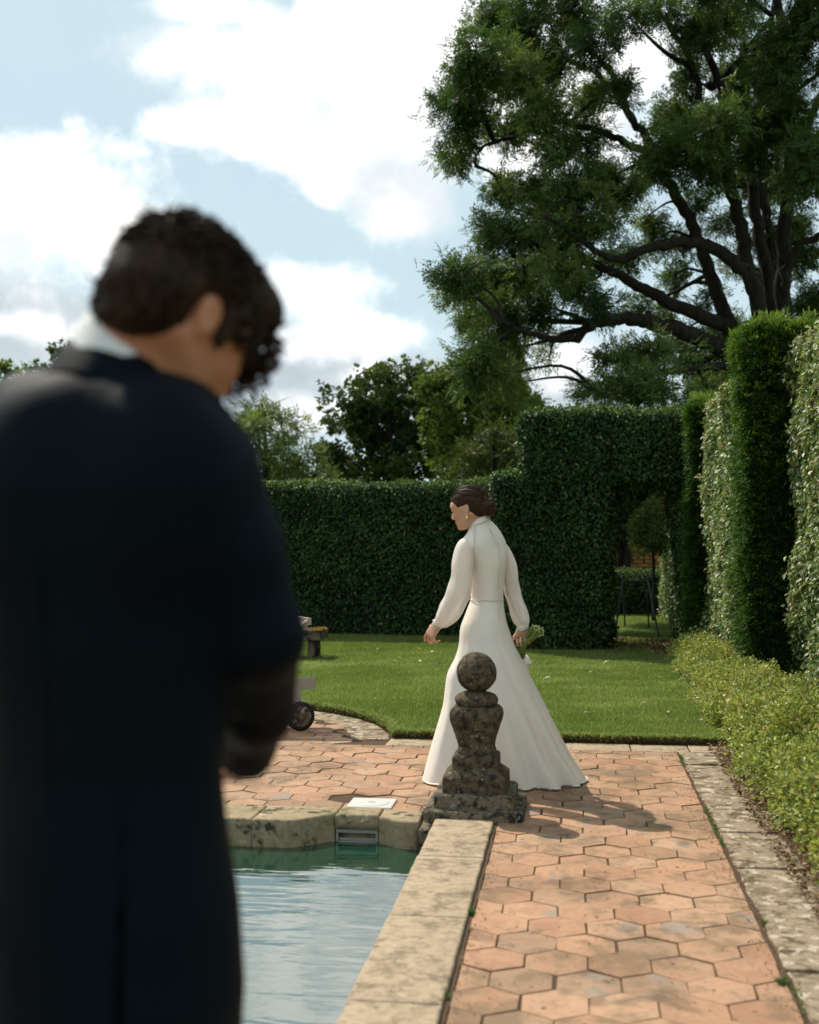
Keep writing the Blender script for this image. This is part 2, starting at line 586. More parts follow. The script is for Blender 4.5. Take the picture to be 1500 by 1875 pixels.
def tile_material():
    m, t, out = new_mat('terracotta_tile')
    oi = t.n('ShaderNodeObjectInfo')
    rnd = oi.outputs['Random']
    p = geo_pos(t)
    base = t.ramp(rnd, [(0.0, (0.27, 0.175, 0.115)), (0.14, (0.49, 0.29, 0.19)), (0.3, (0.37, 0.20, 0.13)), (0.45, (0.56, 0.37, 0.26)), (0.6, (0.44, 0.27, 0.18)),
                        (0.75, (0.53, 0.31, 0.20)), (0.88, (0.33, 0.23, 0.17)), (1.0, (0.57, 0.38, 0.26))])
    off = t.n('ShaderNodeCombineXYZ')
    t.put(off.inputs[2], t.math('MULTIPLY', rnd, 40.0))
    q = t.vmath('ADD', p, off.outputs[0])
    n1 = t.noise(q, 9.0, 6.0, 0.6)
    n2 = t.noise(q, 45.0, 5.0, 0.6)
    big = t.noise(p, 1.9, 4.0, 0.6)
    c = t.mix(t.smooth(n1, 0.35, 0.65), t.mix(0.35, base, (0.27, 0.15, 0.09)), t.mix(0.3, base, (0.58, 0.39, 0.27)))
    c = t.mix(t.math('MULTIPLY', t.smooth(n2, 0.45, 0.72), 0.4), c, (0.24, 0.14, 0.085))
    slate = t.math('MULTIPLY', t.smooth(t.noise(q, 5.0, 2.0, 0.5, 0.6), 0.60, 0.66), t.math('GREATER_THAN', t.math('FRACT', t.math('MULTIPLY', rnd, 17.3)), 0.62))
    c = t.mix(t.math('MULTIPLY', slate, 0.75), c, (0.29, 0.255, 0.235))
    dirt = t.math('MULTIPLY', t.smooth(t.math('ADD', t.math('MULTIPLY', n1, 0.55), t.math('MULTIPLY', big, 0.45)), 0.45, 0.60), 0.78)
    c = t.mix(dirt, c, (0.165, 0.115, 0.072))
    stain = t.math('MULTIPLY', t.smooth(t.noise(p, 3.1, 5.0, 0.62, 0.8), 0.56, 0.68), 0.55)
    c = t.mix(stain, c, (0.12, 0.075, 0.046))
    pits = t.math('MULTIPLY', t.smooth(t.noise(q, 26.0, 2.0, 0.4), 0.70, 0.76), 0.8)
    c = t.mix(pits, c, (0.09, 0.05, 0.03))
    c = t.mix(1.0, c, (0.90, 0.845, 0.76, 1), 'MULTIPLY')
    h = t.math('SUBTRACT', t.math('ADD', t.math('MULTIPLY', n1, 0.7), t.math('MULTIPLY', n2, 0.3)), t.math('MULTIPLY', pits, 0.5))
    principled(t, out, c, 0.75, 0.25, h, 0.45, 0.008)
    return m


M['tile'] = tile_material()


def grass_ground():
    m, t, out = new_mat('lawn_turf')
    p = geo_pos(t)
    n = t.noise(p, 1.3, 5.0)
    n2 = t.noise(p, 60.0, 4.0, 0.7)
    c = t.mix(t.smooth(n, 0.35, 0.65), (0.13, 0.185, 0.045), (0.18, 0.225, 0.06))
    c = t.mix(t.smooth(n2, 0.4, 0.7), c, (0.06, 0.095, 0.02))
    principled(t, out, c, 0.9, 0.1, n2, 0.9, 0.03)
    return m


M['turf'] = grass_ground()
M['blade'] = leaf_mat('grass_blade', [(0.0, (0.125, 0.185, 0.04)), (0.6, (0.235, 0.295, 0.098)), (1.0, (0.43, 0.45, 0.21))], 0.45, 0.6, 0.2)


def water_material():
    m, t, out = new_mat('pond_water')
    p = geo_pos(t)
    p1 = t.vmath('MULTIPLY', p, (0.55, 1.9, 1))
    n1 = t.noise(p1, 3.6, 2.0, 0.45, 0.6)
    n2 = t.noise(p1, 11.0, 2.0, 0.5, 0.3)
    h = t.math('ADD', n1, t.math('MULTIPLY', n2, 0.22))
    b = t.n('ShaderNodeBsdfPrincipled')
    b.inputs['Base Color'].default_value = (0.010, 0.042, 0.024, 1)
    b.inputs['Roughness'].default_value = 0.03
    b.inputs['IOR'].default_value = 3.2
    b.inputs['Specular IOR Level'].default_value = 0.5
    bn = t.n('ShaderNodeBump')
    bn.inputs['Strength'].default_value = 0.22
    bn.inputs['Distance'].default_value = 0.02
    t.link(h, bn.inputs['Height'])
    t.link(bn.outputs[0], b.inputs['Normal'])
    t.link(b.outputs[0], out.inputs[0])
    return m


M['water'] = water_material()

# ------------------------------------------------------------------ ground, pool, paving
X_COP0, X_COP1 = -0.69, -0.395       # long pool coping beside the path
X_P0, X_P1 = -0.375, 0.672           # tiled path
X_E1 = 0.97                          # outer edge of the limestone strip
Y_FAR = 5.85                         # water side of the far coping
Y_TILE = 6.17                        # where the tiled terrace beyond the pool starts
Y_LAWN = 8.33
POOL_X0, POOL_Y0 = -7.0, 2.35
WATER_Z = -0.13

g = MB()
for x0, x1, y0, y1 in ((-400, POOL_X0, -60, 900), (X_COP0 + 0.1, 400, -60, 900), (POOL_X0, X_COP0 + 0.1, -60, POOL_Y0 - 0.1), (POOL_X0, X_COP0 + 0.1, Y_FAR + 0.2, 900)):
    g.add([(x0, y0, -0.06), (x1, y0, -0.06), (x1, y1, -0.06), (x0, y1, -0.06)], [(0, 1, 2, 3)])
tag(g.build('ground', M['turf']), kind='structure')

b = MB()                              # basin under the water
x0, x1, y0, y1, z0, z1 = POOL_X0, X_COP0 + 0.1, POOL_Y0 - 0.1, Y_FAR + 0.2, -1.3, -0.061
b.add([(x0, y0, z0), (x1, y0, z0), (x1, y1, z0), (x0, y1, z0), (x0, y0, z1), (x1, y0, z1), (x1, y1, z1), (x0, y1, z1)],
      [(0, 1, 2, 3), (0, 4, 5, 1), (1, 5, 6, 2), (2, 6, 7, 3), (3, 7, 4, 0)])
tag(b.build('pool_basin', M['poolwall']), kind='structure')
wm = MB().add([(POOL_X0, POOL_Y0 - 0.09, WATER_Z), (X_COP0 + 0.08, POOL_Y0 - 0.09, WATER_Z), (X_COP0 + 0.08, Y_FAR + 0.19, WATER_Z), (POOL_X0, Y_FAR + 0.19, WATER_Z)], [(0, 1, 2, 3)])
tag(wm.build('pool_water', M['water']), kind='structure')

# bedding layer of earth that shows in the joints
ARC_C = np.array([-3.05, 8.05])       # paved bay that bites into the lawn
ARC_R = 1.78
bed = MB()
bed.prism([(-8, Y_TILE - 0.02), (X_P0 - 0.02, Y_TILE - 0.02), (X_P0 - 0.02, -1.5), (X_E1 + 0.05, -1.5), (X_E1 + 0.05, Y_LAWN + 0.02), (-8, Y_LAWN + 0.02)], -0.055, -0.006)
arc = [(ARC_C[0] + (ARC_R + 0.05) * math.cos(a), ARC_C[1] + (ARC_R + 0.05) * math.sin(a)) for a in np.linspace(0.12, math.pi - 0.12, 30)]
bed.prism([(arc[0][0], Y_LAWN)] + arc + [(arc[-1][0], Y_LAWN)], -0.0545, -0.0075)
bed.prism([(-8, -1.5), (X_P0 - 0.02, -1.5), (X_P0 - 0.02, 2.02), (-8, 2.02)], -0.055, -0.0065)
paving = tag(bed.build('terrace_paving', M['joint']), kind='structure')


def clip_poly(poly, a, b_, c):
    """keep a*x+b*y<=c"""
    out = []
    for i in range(len(poly)):
        p, q = poly[i], poly[(i + 1) % len(poly)]
        dp, dq = a * p[0] + b_ * p[1] - c, a * q[0] + b_ * q[1] - c
        if dp <= 0:
            out.append(p)
        if dp * dq < 0:
            t = dp / (dp - dq)
            out.append((p[0] + t * (q[0] - p[0]), p[1] + t * (q[1] - p[1])))
    return out


def area(poly):
    return 0.5 * sum(poly[i][0] * poly[(i + 1) % len(poly)][1] - poly[(i + 1) % len(poly)][0] * poly[i][1] for i in range(len(poly)))


TW = (X_P1 - X_P0) / 5.0
TS = TW / math.sqrt(3)                # hexagon side
GAP = 0.0024
hex_v = [(TS * math.cos(R(90 + 60 * k)), TS * math.sin(R(90 + 60 * k))) for k in range(6)]
tile_me = []
for k in range(10):
    mb = MB()
    s = (TS - GAP - random.uniform(0, 0.0025)) / TS
    mb.prism([(x * s + random.uniform(-.0025, .0025), y * s + random.uniform(-.0025, .0025)) for x, y in hex_v], -0.03, 0.0, 0.002)
    me = py_mesh('paving_tile', mb.v, mb.f)
    me.materials.append(M['tile'])
    tile_me.append(me)
far_mb = MB()
PLATE = (-1.185, -0.945, 6.19, 6.41)  # skimmer cover let into the tiles
HOLES = [np.array((-1.30, 6.46))]
n_tile = 0
row = 0
y = -1.5 + TS
while y < 10.2:
    x = X_P0 + (TW / 2 if row % 2 == 0 else 0.0) - 40 * TW
    while x < X_P1 + TW:
        c = np.array([x, y])
        poly = [(x + a, y + b_) for a, b_ in hex_v]
        keep = None
        whole = True
        if x > X_P0 - TW / 2 and y < Y_TILE + TS and x <= X_P1 + TW * 0.6:        # path
            q = clip_poly(poly, 1, 0, X_P1)
            if y < Y_TILE + 0.0:
                q = clip_poly(q, -1, 0, -X_P0)
            keep = q
        if keep is None and y > Y_TILE - TS and x < X_P1 + TW * 0.6:
            q = clip_poly(poly, 0, -1, -Y_TILE)
            q = clip_poly(q, 1, 0, X_P1)
            keep = q
        if keep is None and y < 2.1 and x < X_P0:
            keep = clip_poly(poly, 0, 1, 2.0)
        if keep is not None and len(keep) > 2 and y > Y_LAWN - 0.28 - TS:
            inarc = np.hypot(*(c - ARC_C)) < ARC_R - 0.27
            if inarc:
                pass
            elif x < ARC_C[0] + ARC_R - 0.3 and np.hypot(*(c - ARC_C)) < ARC_R and y > Y_LAWN - 0.2:
                keep = None
            else:
                keep = clip_poly(keep, 0, 1, Y_LAWN - 0.27)
                if y > Y_LAWN:
                    keep = None
        if keep is not None and len(keep) > 2 and area(keep) > 0.0015 and x > -8:
            if any(np.hypot(*(c - h)) < TW * 0.5 for h in HOLES):
                keep = None
        if keep is not None and len(keep) > 2 and area(keep) > 0.0015 and x > -8:
            whole = abs(area(keep) - area(poly)) < 1e-4
            near = (y > 3.25 and x > -2.05 and y < 9.6)
            if near and n_tile < 300:
                if whole:
                    o = bpy.data.objects.new('paving_tile', random.choice(tile_me))
                    COL.objects.link(o)
                    o.location = (x + random.gauss(0, .0016), y + random.gauss(0, .0016), random.gauss(0, 0.0016))
                    o.rotation_euler = (random.gauss(0, 0.007), random.gauss(0, 0.007), R(60) * random.randint(0, 5) + random.gauss(0, 0.014))
                else:
                    kk = np.array(keep)
                    cc = kk.mean(0)
                    kk = cc + (kk - cc) * (1 - 2 * GAP / TW)
                    mb = MB().prism([tuple(p - c) for p in kk], -0.03, 0.0, 0.003)
                    me = py_mesh('paving_tile', mb.v, mb.f)
                    me.materials.append(M['tile'])
                    o = bpy.data.objects.new('paving_tile', me)
                    COL.objects.link(o)
                    o.location = (x, y, random.gauss(0, 0.0015))
                o.parent = paving
                n_tile += 1
            else:
                kk = np.array(keep)
                cc = kk.mean(0)
                kk = cc + (kk - cc) * (1 - 2 * GAP / TW)
                z = random.gauss(0, 0.0015)
                far_mb.prism([tuple(p) for p in kk], z - 0.028, z, 0.003)
        x += TW
    y += 1.5 * TS
    row += 1
tag(far_mb.build('farther_tiles', M['tile'], paving), kind='stuff')
print('tiles', n_tile, len(far_mb.f))

# broken tile pieces in the hole beside the white cover
for k, h in enumerate(HOLES):
    for (dx, dy, s, z) in ((-0.03, -0.035, 0.05, -0.012), (0.055, 0.02, 0.04, -0.010), (0.0, 0.05, 0.035, -0.011)):
        mb = MB().prism([(h[0] + dx + s * math.cos(a) * random.uniform(.7, 1.2), h[1] + dy + s * math.sin(a) * random.uniform(.6, 1.1)) for a in np.linspace(0, 6.28, 7)[:-1]], z - 0.02, z + 0.002, 0.002)
        mb.build('tile_fragment', M['tile'], paving)


def rough_block(name, poly, z0, z1, mat, parent, bev=0.012, amp=0.004, seed=0, cell=0.035, bottom=True):
    """a stone: plan polygon extruded, with a worn rounded arris and an uneven surface"""
    P = []
    n = len(poly)
    for i in range(n):
        a, b_ = np.array(poly[i]), np.array(poly[(i + 1) % n])
        m = max(1, int(np.linalg.norm(b_ - a) / cell))
        for j in range(m):
            P.append(a + (b_ - a) * j / m)
    P = np.array(P)
    N = len(P)
    c = P.mean(0)
    nx, pv = np.roll(P, -1, 0), np.roll(P, 1, 0)
    tdir = nx - pv
    nrm = np.stack([-tdir[:, 1], tdir[:, 0]], 1)
    nrm /= np.linalg.norm(nrm, axis=1)[:, None] + 1e-9
    nz = max(2, int((z1 - z0) / cell))
    rings = []
    for k in range(nz):
        rings.append((0.0, z0 + (z1 - bev - z0) * k / (nz - 1)))
    for a in (30, 60, 90):
        rings.append((bev * (1 - math.cos(R(a))), z1 - bev + bev * math.sin(R(a))))
    V, Fc = [], []
    for ins, z in rings:
        Q = P + nrm * ins
        V += [(x_, y_, z) for x_, y_ in Q]
    V = np.array(V)
    V[:, :2] += (np.repeat(nrm[None], len(rings), 0).reshape(-1, 2)) * (wob(V + seed * 3.7, 22.0) * amp)[:, None]
    V[:, 2] += np.where(V[:, 2] > z1 - bev * 1.5, wob(V + seed, 9.0) * amp * 0.5, 0)
    for k in range(len(rings) - 1):
        for j in range(N):
            a, b_ = k * N + j, k * N + (j + 1) % N
            Fc.append((a, b_, b_ + N, a + N))
    Fc.append(tuple(range((len(rings) - 1) * N, len(rings) * N)))
    if bottom:
        Fc.append(tuple(range(N - 1, -1, -1)))
    me = py_mesh(name, V, Fc, True)
    return link(name, me, parent, mat)


# limestone strip along the right edge of the path
strip = tag(MB().prism([(X_P1 + 0.008, -1.4), (X_E1 + 0.55, -1.4), (X_E1 + 0.55, Y_LAWN - 0.02), (X_P1 + 0.008, Y_LAWN - 0.02)], -0.05, -0.018).build('path_edging', M['joint']), kind='structure')
yy = -1.4
k = 0
while yy < Y_LAWN - 0.3:
    ln = random.choice([0.34, 0.48, 0.62, 0.75])
    y2 = min(yy + ln, Y_LAWN - 0.29)
    if y2 - yy > 0.1:
        xo = X_E1 + random.uniform(-0.05, 0.06)
        poly = [(X_P1 + 0.018, yy + 0.006), (xo, yy + 0.006 + random.uniform(-0.01, 0.02)), (xo + random.uniform(-0.03, 0.03), y2 - 0.006), (X_P1 + 0.018 + random.uniform(-.004, .008), y2 - 0.006)]
        rough_block('edging_stone', poly, -0.04, 0.001 + random.uniform(-0.003, 0.004), M['edging'], strip, 0.007, 0.007, k, 0.05)
    yy = y2
    k += 1
# row of flags between terrace and lawn
xx = -1.28
while xx < X_E1 + 0.1:
    ln = random.uniform(0.32, 0.55)
    x2 = min(xx + ln, X_E1 + 0.12)
    if x2 - xx > 0.1:
        rough_block('edging_stone', [(xx + 0.004, Y_LAWN - 0.262), (x2 - 0.004, Y_LAWN - 0.262), (x2 - 0.004, Y_LAWN + 0.01), (xx + 0.004, Y_LAWN + 0.01)], -0.04, 0.002 + random.uniform(-.004, .003), M['edging'] if random.random() < .35 else M['coping'], paving, 0.008, 0.003, k, 0.08)
    xx = x2
    k += 1
# curved rim of the bay
a = 0.13
while a < math.pi - 0.15:
    da = random.uniform(0.12, 0.2)
    r0, r1 = ARC_R - 0.26, ARC_R + 0.01
    aa = np.linspace(a + 0.003, a + da - 0.003, 4)
    poly = [(ARC_C[0] + r1 * math.cos(t), ARC_C[1] + r1 * math.sin(t)) for t in aa] + [(ARC_C[0] + r0 * math.cos(t), ARC_C[1] + r0 * math.sin(t)) for t in aa[::-1]]
    rough_block('edging_stone', poly, -0.04, 0.003 + random.uniform(-.004, .004), M['edging'], paving, 0.008, 0.004, k, 0.09)
    a += da
    k += 1

# pool coping: long stones beside the path
coping = empty('pool_coping')
tag(coping, 'buff limestone coping around the green pool with mossy water side', 'coping', kind='structure')
ys = [2.02, 2.75, 3.62, 4.45, 5.28, 5.99]
for i in range(len(ys) - 1):
    rough_block('coping_stone', [(X_COP0 + random.uniform(-.003, .003), ys[i] + 0.0015), (X_COP1, ys[i] + 0.0015), (X_COP1, ys[i + 1] - 0.0015), (X_COP0, ys[i + 1] - 0.0015)], -0.26, 0.012, M['coping'], coping, 0.011, 0.0018, i + 50, 0.03)
xx = X_COP0 - 0.004
while xx > -4.5:
    x2 = xx - random.uniform(0.6, 0.9)
    rough_block('coping_stone', [(x2 + .002, 2.02), (xx - .002, 2.02), (xx - .002, POOL_Y0), (x2 + .002, POOL_Y0)], -0.26, 0.010, M['coping'], coping, 0.011, 0.002, int(abs(xx) * 31), 0.05)
    xx = x2


# far coping with the curved recess round the skimmer
def curve_y(x):
    # water-side line of the far edge
    l, r_ = -1.20, -0.985            # skimmer block
    if x < l:
        t = min(1, max(0, (x + 1.42) / 0.21))
        return Y_FAR + 0.15 * (t * t * (3 - 2 * t))
    if x > r_:
        t = min(1, max(0, (x - r_) / 0.15))
        return Y_FAR + 0.15 - 0.095 * (t * t * (3 - 2 * t))
    return Y_FAR + 0.15


def far_stone(xa, xb, z0, z1, seed, name='coping_stone', inset=0.0):
    xs = np.linspace(xa + .0015, xb - .0015, max(2, int((xb - xa) / 0.025)))
    poly = [(x_, curve_y(x_) + inset) for x_ in xs] + [(xb - .0015, Y_TILE - .004), (xa + .0015, Y_TILE - .004)]
    return rough_block(name, poly, z0, z1, M['poolwall'], coping, 0.013, 0.003, seed, 0.022)


xs = [-4.6, -3.9, -3.2, -2.55, -2.1, -1.60, -1.205]
for i in range(len(xs) - 1):
    far_stone(xs[i], xs[i + 1], -0.30, 0.010, 80 + i)
far_stone(-1.205, -0.98, -0.062, 0.012, 90)
far_stone(-0.98, -0.765, -0.30, 0.008, 91)
rough_block('coping_stone', [(-0.763, 5.87), (-0.70, 5.85), (-0.70, 6.10), (-0.763, 6.10)], -0.30, -0.012, M['plinth'], coping, 0.02, 0.006, 95, 0.02)

# skimmer mouth
sk = empty('pool_skimmer', (-1.093, 6.0, -0.13))
tag(sk, 'grey plastic skimmer mouth set in the far pool edge below a stone lintel', 'skimmer')
fx0, fx1, fy = -1.202, -0.984, 6.006
for (lo, hi, nm) in (((fx0, fy, -0.085), (fx1, fy + 0.03, -0.063), 'frame_rail'), ((fx0, fy, -0.165), (fx1, fy + 0.05, -0.128), 'frame_rail'),
                     ((fx0, fy, -0.128), (fx0 + 0.012, fy + 0.03, -0.085), 'frame_post'), ((fx1 - 0.012, fy, -0.128), (fx1, fy + 0.03, -0.085), 'frame_post')):
    mb = MB().box(lo, hi, 0.003)
    child(nm, py_mesh(nm, mb.v, mb.f), M['grey_plate'], sk)
mb = MB().box((fx0 + 0.012, fy + 0.02, -0.127), (fx1 - 0.012, fy + 0.022, -0.112))
child('weir_flap', py_mesh('weir_flap', mb.v, mb.f), M['grey_plate'], sk)
mb = MB()
mb.add([(fx0, 6.03, -0.2), (fx1, 6.03, -0.2), (fx1, 6.16, -0.2), (fx0, 6.16, -0.2), (fx0, 6.03, -0.063), (fx1, 6.03, -0.063), (fx1, 6.16, -0.063), (fx0, 6.16, -0.063)],
       [(0, 1, 2, 3), (1, 5, 6, 2), (2, 6, 7, 3), (3, 7, 4, 0)])
child('throat', py_mesh('throat', mb.v, mb.f), M['dark_hole'], sk)

pl = empty('skimmer_cover', (-1.065, 6.3, 0))
tag(pl, 'flat white square cover plate let into the hexagonal tiles by the pool', 'cover plate')
mb = MB().box((PLATE[0], PLATE[2], -0.012), (PLATE[1], PLATE[3], 0.0075), 0.003)
plate = child('plate', py_mesh('plate', mb.v, mb.f), M['white_plate'], pl)
mb = MB().lathe([(0.092, 0.0), (0.090, 0.0022), (0.086, 0.0025)], (-1.065, 6.30, 0.0074), 40)
child('ring', py_mesh('ring', mb.v, mb.f), M['white_plate'], pl)
mb = MB().box((-1.085, 6.292, 0.007), (-1.045, 6.308, 0.0115), 0.0015)
child('finger_hole', py_mesh('finger_hole', mb.v, mb.f), M['grey_plate'], pl)

# ------------------------------------------------------------------ leaves
def norm_rows(a):
    return a / (np.linalg.norm(a, axis=1)[:, None] + 1e-12)


def leaf_arrays(P, D, N, L, W, tint, fold=0.25):
    """P base points, D leaf axis, N leaf normal; one folded two-triangle leaf each"""
    D = norm_rows(D)
    S = norm_rows(np.cross(D, N))
    U = np.cross(S, D)
    L = np.broadcast_to(L, (len(P),))[:, None]
    W = np.broadcast_to(W, (len(P),))[:, None]
    mid = P + D * L * 0.45
    up = U * W * fold
    V = np.stack([P, mid + S * W * 0.5 + up, P + D * L - U * L * 0.08, mid - S * W * 0.5 + up], 1).reshape(-1, 3)
    i = np.arange(len(P))[:, None] * 4
    Fc = np.concatenate([i + np.array([[0, 1, 2]]), i + np.array([[0, 2, 3]])])
    return V, Fc, np.repeat(tint, 4)


def leaf_mesh(name, P, D, N, L, W, tint, fold=0.25):
    V, Fc, T = leaf_arrays(P, D, N, L, W, tint, fold)
    return np_mesh(name, V, Fc, False, T)


def rand_dirs(n):
    return norm_rows(rng.normal(size=(n, 3)))


def box_surface(n, lo, hi, faces, rad):
    """random points on chosen faces of a rounded box with their normals"""
    lo, hi = np.array(lo, float), np.array(hi, float)
    sz = hi - lo
    ar = {'-x': sz[1] * sz[2], '+x': sz[1] * sz[2], '-y': sz[0] * sz[2], '+y': sz[0] * sz[2], '+z': sz[0] * sz[1]}
    tot = sum(ar[f] for f in faces)
    P = []
    for f in faces:
        m = max(1, int(n * ar[f] / tot))
        q = lo + rng.random((m, 3)) * sz
        ax = 'xyz'.index(f[1])
        q[:, ax] = lo[ax] if f[0] == '-' else hi[ax]
        P.append(q)
    P = np.concatenate(P)
    il, ih = lo + rad, hi - rad
    il[2] = lo[2] - 0.1
    Q = np.clip(P, il, np.maximum(il, ih))
    N = norm_rows(P - Q + 1e-9)
    return Q + N * rad, N


def hedge_part(parts, lo, hi, faces, dens, style, rad=0.12, bump=0.05, slant=None):
    """parts: list that collects (V,F,T) leaf arrays"""
    sz = np.array(hi) - np.array(lo)
    ar = {'-x': sz[1] * sz[2], '+x': sz[1] * sz[2], '-y': sz[0] * sz[2], '+y': sz[0] * sz[2], '+z': sz[0] * sz[1]}
    n = int(dens * sum(ar[f] for f in faces))
    P, N = box_surface(n, lo, hi, faces, rad)
    n = len(P)
    low = wob(P, 2.6) * 0.5 + wob(P + 11, 6.0) * 0.5 + wob(P + 5, 15.0) * 0.35
    if slant is not None:
        P = slant(P)
    if style == 'yew':                # shoots stand in small flat tufts
        m = max(1, n // 16)
        sel = rng.integers(0, n, m)
        k = rng.integers(0, m, n)
        cd = rng.uniform(-0.05, 0.02, m) + low[sel] * bump + wob(P[sel], 19.0) * 0.018
        cP = P[sel] + N[sel] * cd[:, None]
        cD = N[sel] + np.array([0, 0, 0.15]) + rng.normal(size=(m, 3)) * 0.40
        ct = rng.normal(0, 0.13, m)
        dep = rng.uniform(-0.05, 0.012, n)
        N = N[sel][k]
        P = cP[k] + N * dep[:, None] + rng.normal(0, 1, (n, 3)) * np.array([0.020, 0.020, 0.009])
        D = cD[k] + rng.normal(size=(n, 3)) * 0.42
        NN = rand_dirs(n) * 0.6 + np.array([0, 0, 1.0])
        L = rng.uniform(0.022, 0.055, n)
        W = rng.uniform(0.008, 0.015, n)
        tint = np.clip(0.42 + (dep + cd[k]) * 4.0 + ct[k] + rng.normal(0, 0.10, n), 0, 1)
        fold = 0.1
    else:
        dep = rng.uniform(-0.10, 0.035, n) + np.where(rng.random(n) < .06, rng.uniform(0, .07, n), 0) + low * bump
        P = P + N * dep[:, None]
        D = N * 0.45 + np.array([0, 0, -0.75]) + rng.normal(size=(n, 3)) * 0.6
        NN = N + np.array([0, 0, 0.55]) + rng.normal(size=(n, 3)) * 0.45
        base = 0.047 if style == 'beech' else 0.048
        L = base * rng.uniform(0.7, 1.35, n)
        W = L * rng.uniform(0.52, 0.72, n)
        t0 = 0.32 if style == 'beech' else 0.44
        sg = 0.2 if style == 'beech' else 0.27
        if style == 'panel':
            dep = dep - 0.05 * (rng.random(n) < .4)
        tint = np.clip(t0 + rng.normal(0, sg, n) + low * 0.14 + wob(P, 1.1) * .05 + np.where(N[:, 2] > .6, .3, 0), 0, 0.95)  # sunlight on the tops put into the tint, along with new growth
        tint = np.where(rng.random(n) < 0.012, 1.0, tint)
        fold = 0.22
    parts.append(leaf_arrays(P, D, NN, L, W, tint, fold))


def join_parts(name, parts):
    V, Fc, T, b = [], [], [], 0
    for v, f, t in parts:
        V.append(v)
        Fc.append(f + b)
        T.append(t)
        b += len(v)
    return np_mesh(name, np.concatenate(V), np.concatenate(Fc), False, np.concatenate(T))


def hedge(name, label, boxes, style, dens, mat, core_mat, loc, faces=('-x', '-y', '+x', '+z'), rad=0.12, bump=0.05, group=None, inset=0.10, slant=None, cat='hedge'):
    root = empty(name, loc)
    tag(root, label, cat, group)
    parts = []
    core = MB()
    for bx in boxes:
        lo, hi = bx[0], bx[1]
        fc = bx[2] if len(bx) > 2 else faces
        hedge_part(parts, lo, hi, fc, dens, style, rad, bump, slant)
        core.box((lo[0] + inset, lo[1] + inset, lo[2]), (hi[0] - inset, hi[1] - inset, hi[2] - inset), 0.06)
    if slant is not None:
        core.v = [tuple(p) for p in slant(np.array(core.v))]
    child('foliage', join_parts('foliage', parts), mat, root)['kind'] = 'stuff'
    child('inner_twigs', py_mesh('inner_twigs', core.v, core.f), core_mat, root)
    return root


LAWN_Z = 0.035
# long low hedge at the back of the lawn
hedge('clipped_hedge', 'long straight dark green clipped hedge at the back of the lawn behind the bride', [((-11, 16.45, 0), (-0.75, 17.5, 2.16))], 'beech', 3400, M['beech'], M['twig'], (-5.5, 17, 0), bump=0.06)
# arch hedge: low shoulder, left pier, lintel, right pier
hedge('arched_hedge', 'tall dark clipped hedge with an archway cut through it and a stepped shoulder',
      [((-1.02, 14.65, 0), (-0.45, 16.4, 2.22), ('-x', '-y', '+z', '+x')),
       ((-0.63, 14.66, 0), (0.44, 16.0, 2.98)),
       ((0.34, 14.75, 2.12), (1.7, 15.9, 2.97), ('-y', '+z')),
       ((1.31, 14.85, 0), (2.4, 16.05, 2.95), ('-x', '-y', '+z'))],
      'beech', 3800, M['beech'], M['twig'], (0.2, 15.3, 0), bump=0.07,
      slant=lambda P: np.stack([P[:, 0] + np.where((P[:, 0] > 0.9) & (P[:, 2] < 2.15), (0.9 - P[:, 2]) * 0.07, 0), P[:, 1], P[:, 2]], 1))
# underside of the archway
parts = []
n = 2600
P = np.stack([rng.uniform(0.38, 1.4, n), rng.uniform(14.75, 15.9, n), 2.15 + rng.normal(0, 0.04, n)], 1)
P[:, 2] -= 0.10 * np.abs((P[:, 0] - 0.8) / 0.45) ** 2
parts.append(leaf_arrays(P, rng.normal(size=(n, 3)) * 0.5 + [0, 0, -1], rand_dirs(n), rng.uniform(.04, .07, n), rng.uniform(.025, .04, n), np.clip(rng.normal(0.4, 0.2, n), 0, .95)))
child('archway_underside', join_parts('archway_underside', parts), M['beech'], bpy.data.objects['arched_hedge'])['kind'] = 'stuff'

# hedge along the right: sunlit panels between yew buttresses
XF = 1.95
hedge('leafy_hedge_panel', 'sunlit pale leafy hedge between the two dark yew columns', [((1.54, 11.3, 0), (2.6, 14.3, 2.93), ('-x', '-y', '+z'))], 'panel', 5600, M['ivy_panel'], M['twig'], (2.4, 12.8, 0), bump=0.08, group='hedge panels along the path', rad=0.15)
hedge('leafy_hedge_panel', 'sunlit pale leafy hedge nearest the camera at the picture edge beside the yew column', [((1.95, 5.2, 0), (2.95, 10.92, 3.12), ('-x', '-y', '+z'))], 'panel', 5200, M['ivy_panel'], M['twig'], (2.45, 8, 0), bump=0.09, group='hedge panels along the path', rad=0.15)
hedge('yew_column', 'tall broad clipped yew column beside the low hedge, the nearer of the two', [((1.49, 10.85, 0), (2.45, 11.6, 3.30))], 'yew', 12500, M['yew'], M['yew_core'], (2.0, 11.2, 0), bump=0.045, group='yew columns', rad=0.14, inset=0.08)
hedge('yew_column', 'narrow far yew column next to the hedge archway', [((1.31, 14.05, 0), (2.2, 14.55, 2.97))], 'yew', 12500, M['yew'], M['yew_core'], (1.8, 14.4, 0), bump=0.045, group='yew columns', rad=0.13, inset=0.08)
